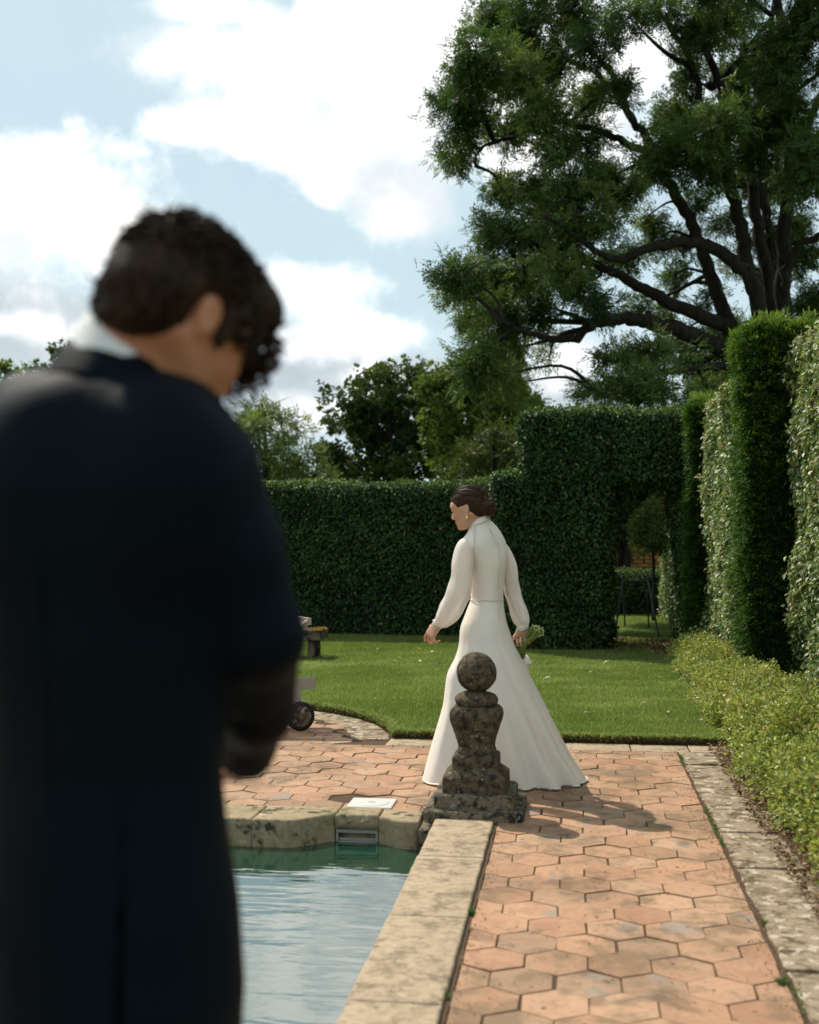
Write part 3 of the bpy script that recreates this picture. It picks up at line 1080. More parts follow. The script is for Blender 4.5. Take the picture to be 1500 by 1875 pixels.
# feathery tops of the near yew
for root, (xa, xb, ya, yb, z) in ((bpy.data.objects['yew_column'], (1.5, 2.4, 10.9, 11.5, 3.27)), (bpy.data.objects['yew_column.001'], (1.4, 2.1, 14.2, 14.5, 2.95))):
    n = 3000
    c = np.stack([rng.uniform(xa, xb, 40), rng.uniform(ya, yb, 40), np.full(40, z)], 1)
    k = rng.integers(0, 40, n)
    hgt = rng.uniform(0, 0.16, 40)[k] * rng.random(n)
    P = c[k] + rng.normal(0, 0.035, (n, 3)) * [1, 1, 0.3] + np.stack([0 * hgt, 0 * hgt, hgt], 1)
    me = leaf_mesh('new_shoots', P, rng.normal(size=(n, 3)) * 0.5 + [0, 0, 0.9], rand_dirs(n), rng.uniform(.04, .08, n), rng.uniform(.008, .014, n), np.clip(rng.normal(.8, .15, n), 0, 1), 0.1)
    child('new_shoots', me, M['yew'], root)['kind'] = 'stuff'


# loose low hedge along the path: bushes standing in a row
def bush(label, c, rx, ry, h, n, seed):
    r_ = np.random.default_rng(seed)
    root = empty('low_bush', (c[0], c[1], 0))
    tag(root, label, 'bush', 'low hedge bushes along the path')
    u = norm_rows(r_.normal(size=(n, 3)))
    u[:, 2] = np.abs(u[:, 2])
    rad = 0.62 + 0.42 * r_.random(n) ** 0.6
    lump = 1 + 0.16 * wob(u * 2.2 + seed, 2.0) + 0.10 * wob(u * 6 + seed, 2.0) + np.where(r_.random(n) < .05, r_.uniform(0, .22, n), 0)
    # squarish plan
    q = u.copy()
    m = np.max(np.abs(q[:, :2]), axis=1)[:, None] + 1e-6
    q[:, :2] = q[:, :2] * (0.45 + 0.55 * np.linalg.norm(q[:, :2], axis=1)[:, None] / m)
    P = np.array([c[0], c[1], 0.03]) + q * rad[:, None] * lump[:, None] * np.array([rx, ry, h])
    D = u * 0.7 + np.array([0, 0, 0.35]) + r_.normal(size=(n, 3)) * 0.6
    NN = u * 0.5 + np.array([0, 0, 0.8]) + r_.normal(size=(n, 3)) * 0.5
    L = r_.uniform(0.016, 0.036, n)
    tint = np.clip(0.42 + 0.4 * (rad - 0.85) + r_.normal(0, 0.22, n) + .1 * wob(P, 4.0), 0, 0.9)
    tint = np.where(r_.random(n) < 0.03, r_.uniform(0.93, 1.0, n), tint)
    child('foliage', leaf_mesh('foliage', P, D, NN, L, L * r_.uniform(0.5, 0.75, n), tint, 0.2), M['box'], root)['kind'] = 'stuff'
    st = MB()
    for k in range(16):
        a = r_.uniform(0, 6.28)
        e = np.array([c[0] + rx * 0.75 * math.cos(a) * r_.uniform(.3, 1), c[1] + ry * 0.75 * math.sin(a) * r_.uniform(.3, 1), h * r_.uniform(.5, .9)])
        b0 = np.array([c[0] + r_.normal(0, .05), c[1] + r_.normal(0, .07), -0.03])
        st.tube([b0, (b0 + e) / 2 + r_.normal(0, .03, 3), e], [0.008, 0.005, 0.002], 5)
    child('stems', py_mesh('stems', st.v, st.f), M['bark'], root)
    return root


spots = [(1.36, 13.75, .30, .40, 0.29, 'farthest low bush at the foot of the pale hedge panel by the lawn corner'),
         (1.40, 13.0, .34, .46, 0.32, 'second farthest low bush, at the lawn edge below the pale hedge panel'),
         (1.40, 12.2, .34, .46, 0.31, 'low leafy bush at the lawn edge just beyond the near yew column'),
         (1.38, 11.4, .32, .46, 0.34, 'low leafy bush touching the foot of the near yew column'),
         (1.40, 10.6, .38, .48, 0.33, 'low leafy bush in front of the yew column beside the lawn'),
         (1.42, 9.8, .40, .48, 0.34, 'low leafy bush beside the near right part of the lawn'),
         (1.42, 9.0, .40, .48, 0.35, 'low leafy bush at the front right corner of the lawn'),
         (1.42, 8.2, .41, .48, 0.36, 'low yellow-green bush where the limestone path edging begins'),
         (1.43, 7.4, .42, .48, 0.38, 'low yellow-green bush beside the far part of the limestone edging'),
         (1.44, 6.6, .42, .48, 0.39, 'low yellow-green bush beside the middle of the limestone edging'),
         (1.44, 5.8, .43, .48, 0.40, 'low yellow-green bush with reddish leaves near the picture edge'),
         (1.44, 5.0, .44, .48, 0.40, 'nearest low bush at the lower right picture edge')]
for i, (x_, y_, rx, ry, h, lab) in enumerate(spots):
    bush(lab, (x_ + 0.02 * math.sin(i * 3.1), y_), rx, ry, h, 10000 if y_ > 9 else 15000, 100 + i)
# soil bed under them with litter
bedm = MB().prism([(X_E1 + 0.02, 3.0), (2.6, 3.0), (2.6, 16.5), (1.08, 16.5), (1.05, Y_LAWN)], -0.05, 0.012)
tag(bedm.build('flower_bed', M['soil']), kind='structure')
n = 5200
P = np.stack([X_E1 + 0.02 + np.abs(rng.normal(0, 0.13, n)) - 0.10, rng.uniform(3.2, 14.2, n), rng.uniform(0.008, 0.03, n)], 1)
P[P[:, 1] > Y_LAWN + 0.1, 0] += 0.17
me = leaf_mesh('leaf_litter', P, rng.normal(size=(n, 3)) * [1, 1, .25], rng.normal(size=(n, 3)) * .5 + [0, 0, 1], rng.uniform(.012, .034, n), rng.uniform(.008, .02, n), rng.random(n))
o = link('leaf_litter', me, None, M['litter'])
tag(o, 'dry brown leaf litter along the foot of the low hedge', 'leaf litter', kind='stuff')
n = 2600
P = np.stack([rng.uniform(0.2, 1.6, n), rng.normal(14.6, 0.5, n), rng.uniform(0.04, 0.07, n)], 1)
sel = rng.random(n) < np.where(P[:, 0] > 0.95, 1.0, 0.35)
P = P[sel]
P[:, 1] += np.where(P[:, 0] > 0.95, 0.5, 0.9)
n = len(P)
me = leaf_mesh('leaf_litter', P, rng.normal(size=(n, 3)) * [1, 1, .25], rng.normal(size=(n, 3)) * .5 + [0, 0, 1], rng.uniform(.03, .06, n), rng.uniform(.02, .035, n), np.clip(rng.normal(.6, .25, n), 0, 1))
o = link('leaf_litter', me, None, M['litter'])
tag(o, 'fallen brown leaves gathered on the ground inside the hedge archway', 'leaf litter', kind='stuff')

# crumbs of soil, bits of leaf and moss on the paving
n = 2600
P = np.stack([rng.uniform(-2.6, X_P1, n), rng.uniform(3.3, 8.2, n), rng.uniform(0.002, 0.006, n)], 1)
edge = rng.random(n) < .45
P[edge, 0] = X_P1 - np.abs(rng.normal(0, .05, edge.sum())) + .03
edge2 = rng.random(n) < .15
P[edge2, 0] = X_P0 + np.abs(rng.normal(0, .03, edge2.sum()))
P = P[(P[:, 0] > X_P0) | (P[:, 1] > Y_TILE + .02)]
n = len(P)
me = leaf_mesh('paving_debris', P, rng.normal(size=(n, 3)) * [1, 1, .2], rng.normal(size=(n, 3)) * .3 + [0, 0, 1], rng.uniform(.004, .013, n), rng.uniform(.003, .009, n), np.clip(rng.normal(.35, .3, n), 0, 1))
tag(link('paving_debris', me, None, M['litter']), 'fine brown crumbs and leaf bits scattered over the tiles', 'debris', kind='stuff')
n = 2400
P = np.stack([X_P1 + .012 + rng.normal(0, .008, n), rng.uniform(3.4, 8.0, n), rng.uniform(-.004, .004, n)], 1)
P = P[wob(P, 2.3) > .35]
P2 = np.stack([X_P0 - .008 + rng.normal(0, .005, 900), rng.uniform(3.4, 5.9, 900), rng.uniform(-.006, .004, 900)], 1)
P2 = P2[wob(P2, 3.3) > .4]
P = np.concatenate([P, P2])
n = len(P)
me = leaf_mesh('joint_moss', P, rng.normal(size=(n, 3)) * [1, 1, .3] + [0, 0, .7], rand_dirs(n), rng.uniform(.005, .014, n), rng.uniform(.003, .006, n), rng.random(n))
tag(link('joint_moss', me, None, M['weed']), 'green moss and seedlings along the long paving joints', 'moss', kind='stuff')

# ------------------------------------------------------------------ lawn
lw = [(1.06, Y_LAWN + 0.03), (1.06, 16.0), (2.3, 16.0), (2.3, 40), (-12, 40), (-12, Y_LAWN + 0.03)]
arc_pts = [(ARC_C[0] + (ARC_R + 0.04) * math.cos(t), ARC_C[1] + (ARC_R + 0.04) * math.sin(t)) for t in np.linspace(math.pi - 0.16, 0.16, 40)]
mb = MB()
poly = lw + [p for p in arc_pts if p[1] > Y_LAWN + 0.03]
mb.prism(poly, -0.05, LAWN_Z)
lawn = tag(mb.build('lawn', M['turf']), kind='structure')


def on_lawn(P):
    ok = (P[:, 1] > Y_LAWN + 0.035) & (P[:, 0] < np.where(P[:, 1] > 15.5, 1.9, 1.07))
    ok &= np.hypot(P[:, 0] - ARC_C[0], P[:, 1] - ARC_C[1]) > ARC_R + 0.045
    return ok


def blades(P, hmin, hmax, w, lean=0.35):
    n = len(P)
    a = rng.uniform(0, 6.28, n)
    s = np.stack([np.cos(a), np.sin(a), np.zeros(n)], 1) * (w * rng.uniform(.7, 1.3, n))[:, None]
    tip = P + np.stack([rng.normal(0, lean, n), rng.normal(0, lean, n), np.ones(n)], 1) * rng.uniform(hmin, hmax, n)[:, None]
    V = np.stack([P - s, P + s, tip], 1).reshape(-1, 3)
    return V, np.arange(3 * n).reshape(-1, 3)


n = 330000
u = rng.random(n)
P = np.stack([rng.uniform(-5.0, 1.1, n), Y_LAWN + 8.2 * u ** 1.35, np.full(n, LAWN_Z - 0.002)], 1)
P = P[on_lawn(P)]
Q = np.stack([rng.uniform(0.3, 1.9, 22000), rng.uniform(15.5, 23, 22000), np.full(22000, LAWN_Z - 0.002)], 1)
Q2 = np.stack([rng.uniform(-10.5, -5.0, 130000), rng.uniform(Y_LAWN, 16.6, 130000), np.full(130000, LAWN_Z - 0.002)], 1)
P = np.concatenate([P, Q, Q2[on_lawn(Q2)]])
V, Fc = blades(P, 0.012, 0.034, 0.0045)
tint = np.clip(0.42 + 0.22 * wob(P, 1.7) + 0.16 * wob(P, 7.0) + rng.normal(0, .2, len(P)), 0, 1)
o = link('lawn_grass', np_mesh('lawn_grass', V, Fc, False, np.repeat(tint, 3)), None, M['blade'])
tag(o, 'short mown sunlit green grass of the lawn', 'grass', kind='stuff')
# ragged cut edge of the turf: dry grass hanging over the soil
ed = []
n = 7000
ed.append(np.stack([rng.uniform(-1.25, 1.07, n), Y_LAWN + 0.03 + rng.normal(0, 0.012, n), rng.uniform(0.0, LAWN_Z + .005, n)], 1))
n2 = 7000
t = rng.uniform(0.15, 1.9, n2)
rr = ARC_R + 0.045 + rng.normal(0, 0.014, n2)
ed.append(np.stack([ARC_C[0] + rr * np.cos(t), ARC_C[1] + rr * np.sin(t), rng.uniform(0.0, LAWN_Z + .005, n2)], 1))
P = np.concatenate(ed)
P = P[P[:, 1] > Y_LAWN - 0.05]
Pg = P + np.array([0, .008, .012])
V, Fc = blades(Pg[rng.random(len(Pg)) < .8], 0.015, 0.04, 0.004, 0.9)
og = link('turf_edge_grass', np_mesh('turf_edge_grass', V, Fc, False, np.repeat(np.clip(rng.normal(.5, .25, len(V) // 3), 0, 1), 3)), None, M['blade'])
tag(og, 'long green grass blades hanging over the cut lawn edge', 'grass', kind='stuff')
P = P[rng.random(len(P)) < .5]
V, Fc = blades(P, 0.012, 0.03, 0.004, 0.8)
o = link('turf_edge', np_mesh('turf_edge', V, Fc, False, np.repeat(np.clip(rng.normal(.35, .25, len(P)), 0, 1), 3)), None, M['litter'])
tag(o, 'dry brown cut edge of the turf along the paving', 'grass', kind='stuff')

# fallen leaves on the lawn
lm = []
for k in range(5):
    V, Fc, T = leaf_arrays(np.array([[0, 0, 0.]]), np.array([[1, 0, .12]]), np.array([[0, .2, 1.]]), 0.075, 0.045, np.array([k / 4.0]), 0.2)
    me = np_mesh('fallen_leaf', V, Fc, False, T)
    me.materials.append(M['fallen'])
    lm.append(me)
seen = [(600, 1205), (655, 1214), (735, 1205), (772, 1212), (790, 1195), (805, 1213), (812, 1178), (772, 1190), (758, 1215), (1010, 1240), (1040, 1262), (1080, 1232), (1185, 1287), (1225, 1305), (1170, 1222), (1178, 1255), (1150, 1240), (1070, 1305), (1210, 1240), (1105, 1215), (690, 1190), (640, 1195), (1000, 1212), (1130, 1205), (1090, 1200)]
ORD = ['first', 'second', 'third', 'fourth', 'fifth', 'sixth', 'seventh', 'eighth', 'ninth', 'tenth', 'eleventh', 'twelfth', 'thirteenth', 'fourteenth', 'fifteenth']
for i, (px, py) in enumerate(seen):
    p = gp(px, py, LAWN_Z + 0.02)
    o = bpy.data.objects.new('fallen_leaf', lm[i % 5])
    COL.objects.link(o)
    o.location = tuple(p)
    o.rotation_euler = (random.uniform(-.3, .3), random.uniform(-.3, .3), random.uniform(0, 6.28))
    s = random.uniform(0.7, 1.2)
    o.scale = (s, s, s)
    side = [q for q in seen if (q[0] < 850) == (px < 850)]
    nth = ORD[sorted(side).index((px, py))]
    tag(o, nth + (' fallen leaf from the left on the lawn to the left of the bride' if px < 850 else ' fallen leaf from the left on the lawn to the right of the bride'), 'leaf', 'fallen leaves on the lawn')

# weeds in the joints
for i, (px, py, s, lab) in enumerate([(783, 1490, 1.3, 'bright green weed tuft beside the left side of the finial base'), (862, 1672, 0.8, 'small weed in the joint between coping and path tiles, far one'), (842, 1700, .55, 'tiny weed in the coping joint below the larger one'),
                                      (1432, 1800, .9, 'weed tuft at the lower end of the limestone edging joint'), (1400, 1690, .6, 'small weed in the joint between path and limestone edging'), (1305, 1480, .6, 'weed in the limestone joint beside the far path tiles'), (815, 1825, .6, 'small weed in the coping joint near the picture bottom')]):
    p = gp(px, py, 0.0)
    n = 60
    a = rng.uniform(0, 6.28, n)
    D = np.stack([np.cos(a), np.sin(a), rng.uniform(.4, 1.6, n)], 1)
    Pp = p + np.stack([rng.normal(0, .007 * s, n), rng.normal(0, .010 * s, n), np.full(n, -.004)], 1)
    o = link('weed_tuft', leaf_mesh('weed_tuft', Pp - p, D, rand_dirs(n) + [0, 0, 1], rng.uniform(.015, .04, n) * s, rng.uniform(.004, .009, n) * s, rng.random(n)), None, M['weed'])
    o.location = tuple(p)
    tag(o, lab, 'weed', 'weeds in the paving joints')


# ------------------------------------------------------------------ trees
def spray_template(kind):
    """one leafy spray: (verts, faces), about 1 unit long"""
    r_ = np.random.default_rng(3)
    P, D, L, W = [], [], [], []
    if kind == 'ash':
        for k in range(4):
            x_ = 0.25 + 0.18 * k
            for s in (-1, 1):
                P.append((x_, 0.02 * s, 0))
                D.append((0.55, 0.85 * s, -0.15 + r_.normal(0, .15)))
                L.append(0.40 - 0.02 * k)
                W.append(0.13)
        P.append((0.95, 0, 0)); D.append((1, 0, -.25)); L.append(.42); W.append(.14)
    else:
        for k in range(9):
            P.append((r_.uniform(0, .7), r_.uniform(-.25, .25), r_.uniform(-.18, .18)))
            D.append((r_.uniform(.2, 1), r_.normal(0, .7), r_.normal(0, .45)))
            L.append(r_.uniform(.32, .5))
            W.append(r_.uniform(.2, .3))
    P, D = np.array(P), np.array(D)
    V, Fc, _ = leaf_arrays(P, D, np.tile([0, 0, 1.0], (len(P), 1)) + r_.normal(0, .35, (len(P), 3)), np.array(L), np.array(W), np.zeros(len(P)), 0.2)
    return V, Fc


TEMPL = {k: spray_template(k) for k in ('ash', 'broad')}


def sprays(P, D, size, tint, kind):
    V0, F0 = TEMPL[kind]
    n = len(P)
    X = norm_rows(D)
    Zr = norm_rows(np.cross(X, rng.normal(size=(n, 3))) + np.array([0, 0, 0.9]))
    Y = norm_rows(np.cross(Zr, X))
    Zr = np.cross(X, Y)
    V = P[:, None, :] + size[:, None, None] * (V0[None, :, 0:1] * X[:, None] + V0[None, :, 1:2] * Y[:, None] + V0[None, :, 2:3] * Zr[:, None])
    Fc = (F0[None] + (np.arange(n) * len(V0))[:, None, None]).reshape(-1, 3)
    return V.reshape(-1, 3), Fc, np.repeat(tint, len(V0))


def add_tube(parts, pts, rad, n):
    V, Fc = tube_arrays(pts, rad, n, False)
    parts.append((V, np.array(Fc, np.int32)))


def join_quads(name, parts):
    V, Fc, b = [], [], 0
    for v, f in parts:
        V.append(v)
        Fc.append(f + b)
        b += len(v)
    return np_mesh(name, np.concatenate(V), np.concatenate(Fc), True)


def tree(name, label, base, limbs, clumps, kind, mat, spray, per_m3, group=None, tint0=0.45, droop=0.25, trunk=None, flat=1.0, shell=0.45, extra=None):
    """limbs: list of (points (n,3), radii); clumps: list of (centre, radii(3)) in world metres"""
    root = empty(name, base)
    tag(root, label, 'tree', group)
    wood = []
    limb_pts = []
    if trunk is not None:
        add_tube(wood, trunk[0], trunk[1], 12)
        limb_pts.append(np.asarray(trunk[0]))
    tr_me = join_quads('trunk', wood) if wood else None
    br = []
    for pts, rad in limbs:
        q = spline(np.column_stack([pts, rad]), 6)
        q[1:-1, :3] += rng.normal(0, 0.02, (len(q) - 2, 3))
        add_tube(br, q[:, :3], np.maximum(q[:, 3], .006), 8)
        limb_pts.append(q[:, :3])
    LP = np.concatenate(limb_pts)
    lv = []
    for c, r_ in clumps:
        c, r_ = np.array(c), np.array(r_)
        vol = 4.19 * np.prod(r_)
        n = int(per_m3 * vol ** 0.8)
        # a branch from the nearest limb into the clump, then twigs that carry the sprays
        j = np.argmin(np.linalg.norm((LP - c) * [1, 1, 1.6], axis=1) + (LP[:, 2] > c[2] + .3) * 0.8)
        p0 = LP[j]
        mid = (p0 + c) / 2 + rng.normal(0, .12, 3) + [0, 0, .1]
        q = spline(np.array([p0, mid, c]), 5)
        dist = np.linalg.norm(p0 - c)
        add_tube(br, q, np.linspace(0.02 + 0.014 * dist, 0.012, len(q)), 5)
        nt = max(6, int(n / 26))
        u = norm_rows(rng.normal(size=(nt, 3)) * [1, 1, flat])
        ends = c + u * r_ * (shell + (1.05 - shell) * rng.random(nt) ** 0.5)[:, None] * (1 + 0.22 * rng.normal(size=nt))[:, None]
        for e in ends:
            s = c + (e - c) * 0.12 + rng.normal(0, .05, 3)
            m = (s + e) / 2 + [0, 0, 0.10 * np.linalg.norm(e - s)] + rng.normal(0, .03, 3)
            add_tube(br, np.array([s, m, e]), np.array([0.011, 0.008, 0.004]), 3)
        m = rng.integers(0, nt, n)
        t = rng.random(n) ** 0.6
        P = c + (ends[m] - c) * (0.30 + 0.75 * t)[:, None] + rng.normal(0, 0.10, (n, 3)) * (0.5 + spray * 2)
        D = (P - c) / r_ * 0.55 + rng.normal(size=(n, 3)) * 0.75 + [0, 0, -droop]
        size = spray * rng.uniform(0.7, 1.3, n)
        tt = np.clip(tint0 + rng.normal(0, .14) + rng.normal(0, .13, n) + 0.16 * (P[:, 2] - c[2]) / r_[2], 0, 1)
        lv.append(sprays(P, D, size, tt, kind))
    if tr_me:
        child('trunk', tr_me, M['bark'], root)
    child('branches', join_quads('branches', br), M['bark'], root)
    child('crown', join_parts('crown', lv), mat, root)['kind'] = 'stuff'
    return root


# the big ash at the right, traced limb by limb at its own distance
TZ = 21.0
px_m = F_PX / TZ


def cr(x, y):                         # from a drawing of the tree to picture position
    return 760 + x * 0.4933, y * 0.4933


def limb(pts, r0, r1, z0, z1):
    out = []
    k = len(pts)
    for i, (x_, y_) in enumerate(pts):
        a = i / (k - 1)
        p = at(*cr(x_, y_), TZ + z0 + (z1 - z0) * a)
        out.append(p)
    return np.array(out), np.linspace(r0, r1, k)


tb = at(1405, 980, TZ)
tb[2] = -0.05
fork = at(1400, 690, TZ)
trunk_pts = np.array([tb, tb + [0.02, 0, 1.2], (tb + fork) / 2 + [0.05, 0, .9], fork])
LIMBS = [
    limb([(1330, 1420), (1200, 1330), (1000, 1230), (860, 1195), (760, 1185), (650, 1205), (590, 1262), (440, 1240), (330, 1200)], 0.186, 0.028, 0, -2.0),
    limb([(1310, 1380), (1190, 1235), (960, 1130), (830, 1060), (700, 990), (560, 930), (430, 900)], 0.161, 0.028, 0, -0.8),
    limb([(1290, 1200), (1240, 1030), (1120, 925), (1000, 900), (880, 920), (740, 960), (600, 880), (480, 800)], 0.136, 0.028, -.6, -2.2),
    limb([(1260, 1330), (1190, 1240), (1120, 1080), (1050, 880), (980, 740), (900, 600), (850, 500), (800, 430), (720, 260), (640, 180), (600, 80)], 0.149, 0.028, .3, 1.0),
    limb([(1330, 1400), (1290, 1200), (1240, 1000), (1200, 800), (1160, 640), (1150, 400), (1120, 290), (1070, 160), (1040, 40)], 0.155, 0.042, -.3, -.5),
    limb([(1340, 1400), (1330, 1150), (1280, 900), (1250, 700), (1230, 500), (1225, 300), (1210, 120), (1190, -100)], 0.143, 0.049, .4, 1.2),
    limb([(1350, 1400), (1345, 1150), (1330, 950), (1295, 750), (1280, 560), (1290, 400), (1310, 200), (1340, -60)], 0.124, 0.042, 1.0, 2.2),
    limb([(1370, 1420), (1370, 1190), (1370, 900), (1400, 600), (1385, 300), (1350, 0), (1370, -200)], 0.167, 0.056, -.2, -.8),
    limb([(1375, 1100), (1390, 960), (1500, 880), (1640, 820), (1800, 700)], 0.093, 0.028, -.4, -1.4),
    limb([(1060, 380), (1030, 250), (1000, 170), (930, 80), (880, 30), (800, -40)], 0.068, 0.021, -.2, -.8),
    limb([(860, 560), (740, 510), (620, 470), (480, 450), (370, 510), (260, 540), (220, 620)], 0.074, 0.014, .8, -.6),
    limb([(810, 450), (700, 300), (560, 220), (430, 190), (300, 220)], 0.068, 0.014, 1.0, .2),
    limb([(1200, 1365), (1100, 1360), (1000, 1372), (860, 1385), (760, 1420), (680, 1460)], 0.081, 0.021, -.3, -1.4),
    limb([(1090, 330), (1130, 300), (1200, 230), (1260, 150), (1330, 60)], 0.074, 0.035, .2, -1.2),
    limb([(1400, 700), (1450, 500), (1520, 300), (1600, 100)], 0.093, 0.035, .3, .8),
]
CL = [(850, 205, 60, 62), (838, 290, 34, 44), (880, 120, 62, 58), (905, 40, 60, 48), (965, 60, 62, 56), (950, 150, 58, 48), (925, 240, 58, 40), (1000, 205, 52, 44), (1010, 115, 46, 55), (1050, 20, 64, 36), (1090, 80, 36, 46), (1085, 180, 46, 46), (1125, 165, 34, 36), (1000, 275, 50, 34), (1060, 262, 52, 36), (1150, 30, 40, 30),
      (920, 355, 46, 40), (985, 360, 56, 50), (1050, 350, 56, 54), (1110, 325, 48, 46), (1045, 420, 58, 46), (965, 435, 60, 46), (900, 430, 50, 44), (1100, 410, 44, 36), (1150, 360, 36, 36),
      (1215, 285, 56, 52), (1285, 300, 54, 44), (1240, 220, 56, 52), (1310, 225, 54, 52), (1380, 250, 56, 62), (1440, 225, 60, 72), (1490, 300, 54, 74), (1350, 150, 64, 54), (1430, 105, 74, 70), (1275, 55, 52, 44), (1340, 40, 64, 46), (1490, 30, 64, 60), (1255, 130, 40, 46), (1210, 10, 44, 26), (1420, 340, 54, 46), (1350, 330, 44, 36),
      (842, 500, 46, 38), (892, 520, 56, 46), (950, 505, 56, 46), (1012, 490, 54, 44), (866, 572, 42, 40), (925, 578, 56, 42), (990, 560, 50, 38), (1050, 520, 46, 34), (1085, 552, 42, 34), (1120, 490, 40, 30), (825, 535, 30, 30),
      (885, 632, 38, 34), (935, 640, 46, 34), (905, 690, 42, 34), (950, 700, 36, 30), (1000, 612, 26, 18), (870, 665, 34, 30), (1005, 655, 16, 22),
      (1130, 655, 48, 28), (1200, 645, 54, 34), (1270, 665, 56, 44), (1180, 705, 80, 34), (1295, 712, 54, 36), (1100, 712, 50, 26), (1330, 600, 36, 44), (1338, 690, 36, 50), (1250, 610, 36, 24),
      (1200, 450, 30, 30), (1235, 510, 30, 38), (1170, 555, 34, 24), (1150, 460, 28, 28), (1465, 470, 44, 50), (1490, 560, 40, 66), (1300, 540, 22, 34), (1440, 410, 50, 42), (1330, 400, 28, 34), (1220, 570, 26, 26), (1370, 440, 26, 36), (1450, 640, 50, 40), (1180, 400, 34, 30), (1260, 440, 30, 40), (1390, 500, 30, 40), (1280, 370, 34, 30), (1340, 480, 26, 30), (1190, 320, 40, 34),
      (1600, 100, 90, 90), (1620, 280, 90, 90), (1600, 450, 80, 80), (1580, 600, 70, 70), (1500, -80, 100, 70), (1330, -70, 100, 60), (1150, -60, 90, 50), (980, -50, 80, 50), (1400, -190, 120, 70), (1200, -160, 100, 60)]
clumps = []
for i, (x_, y_, rx, ry) in enumerate(CL):
    dz = (1.3 * math.sin(i * 2.4) - 0.6) * (1.0 if x_ < 1150 else 1.4)
    if x_ > 1150 and 310 < y_ < 620:
        dz = 1.6 + .6 * math.sin(i)
    c = at(x_, y_, TZ + dz)
    clumps.append((c, np.array([rx, (rx + ry) * 0.62, ry]) / px_m * 1.0))
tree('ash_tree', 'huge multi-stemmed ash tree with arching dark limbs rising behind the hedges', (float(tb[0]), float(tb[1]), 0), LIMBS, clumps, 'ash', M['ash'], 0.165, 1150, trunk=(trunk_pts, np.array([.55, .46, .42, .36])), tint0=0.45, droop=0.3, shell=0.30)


def bg_tree(name, label, px, Z, top, cl, kind, mat, spray, per, tint0=0.45, flat=1.0, group='trees beyond the hedge', lean=0):
    base = at(px, 980, Z)
    base[2] = -0.05
    s = F_PX / Z
    tp = at(px + lean, top, Z)
    h = tp[2]
    tr = (np.array([base, base + (tp - base) * .3 + [.1, 0, 0], base + (tp - base) * .65, base + (tp - base) * .93]), np.array([.045, .035, .02, .006]) * h * 0.8)
    lim, cc = [], []
    for i, (x_, y_, rx, ry) in enumerate(cl):
        c = at(x_, y_, Z + 0.8 * math.sin(i * 2.3) * rx / s)
        cc.append((c, np.array([rx, (rx + ry) * .55, ry]) / s))
        if i % 2 == 0:
            t = np.clip((c[2] - 1.0) / h, .15, .9) * 0.75
            p0 = base + (tp - base) * t
            lim.append((np.array([p0, (p0 * .45 + c * .55) + [0, 0, .2], c]), np.array([.014, .009, .004]) * h))
    return tree(name, label, (float(base[0]), float(base[1]), 0), lim, cc, kind, mat, spray, per, group, tint0, 0.15, tr, flat)


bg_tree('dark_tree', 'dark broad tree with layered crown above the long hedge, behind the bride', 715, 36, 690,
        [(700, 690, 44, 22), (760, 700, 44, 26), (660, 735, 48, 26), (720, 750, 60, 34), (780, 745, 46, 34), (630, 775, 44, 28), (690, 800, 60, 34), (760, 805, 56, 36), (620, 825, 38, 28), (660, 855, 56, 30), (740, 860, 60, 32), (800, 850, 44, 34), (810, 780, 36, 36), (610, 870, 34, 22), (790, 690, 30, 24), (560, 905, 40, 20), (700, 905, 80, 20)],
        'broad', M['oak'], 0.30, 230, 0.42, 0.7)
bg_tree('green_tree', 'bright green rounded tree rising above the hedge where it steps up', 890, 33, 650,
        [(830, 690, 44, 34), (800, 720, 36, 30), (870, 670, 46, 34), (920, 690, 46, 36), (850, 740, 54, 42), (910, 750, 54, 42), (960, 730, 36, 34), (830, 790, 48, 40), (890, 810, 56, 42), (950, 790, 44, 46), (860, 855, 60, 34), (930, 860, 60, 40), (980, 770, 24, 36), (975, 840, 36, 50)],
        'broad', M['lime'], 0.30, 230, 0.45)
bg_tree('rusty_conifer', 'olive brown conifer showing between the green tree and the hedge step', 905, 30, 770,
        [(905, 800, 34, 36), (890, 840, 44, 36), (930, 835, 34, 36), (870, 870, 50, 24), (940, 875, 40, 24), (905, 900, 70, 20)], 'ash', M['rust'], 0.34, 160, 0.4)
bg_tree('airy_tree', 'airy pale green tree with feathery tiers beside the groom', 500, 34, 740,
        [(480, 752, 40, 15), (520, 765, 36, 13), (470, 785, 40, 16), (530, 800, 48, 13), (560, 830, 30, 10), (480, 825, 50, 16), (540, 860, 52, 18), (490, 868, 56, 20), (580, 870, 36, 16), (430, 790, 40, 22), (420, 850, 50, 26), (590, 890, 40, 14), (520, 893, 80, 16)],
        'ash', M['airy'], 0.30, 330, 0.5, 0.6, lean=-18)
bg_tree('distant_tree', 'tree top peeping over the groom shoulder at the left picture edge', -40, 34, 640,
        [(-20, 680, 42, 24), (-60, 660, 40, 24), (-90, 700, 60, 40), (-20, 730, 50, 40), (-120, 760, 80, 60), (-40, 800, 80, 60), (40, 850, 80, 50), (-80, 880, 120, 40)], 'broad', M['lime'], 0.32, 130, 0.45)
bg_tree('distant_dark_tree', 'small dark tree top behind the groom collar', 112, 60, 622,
        [(108, 640, 22, 18), (118, 665, 34, 24), (100, 700, 50, 30), (130, 750, 60, 40), (100, 820, 80, 50), (110, 880, 90, 40)], 'broad', M['oak'], 0.5, 30, 0.35)
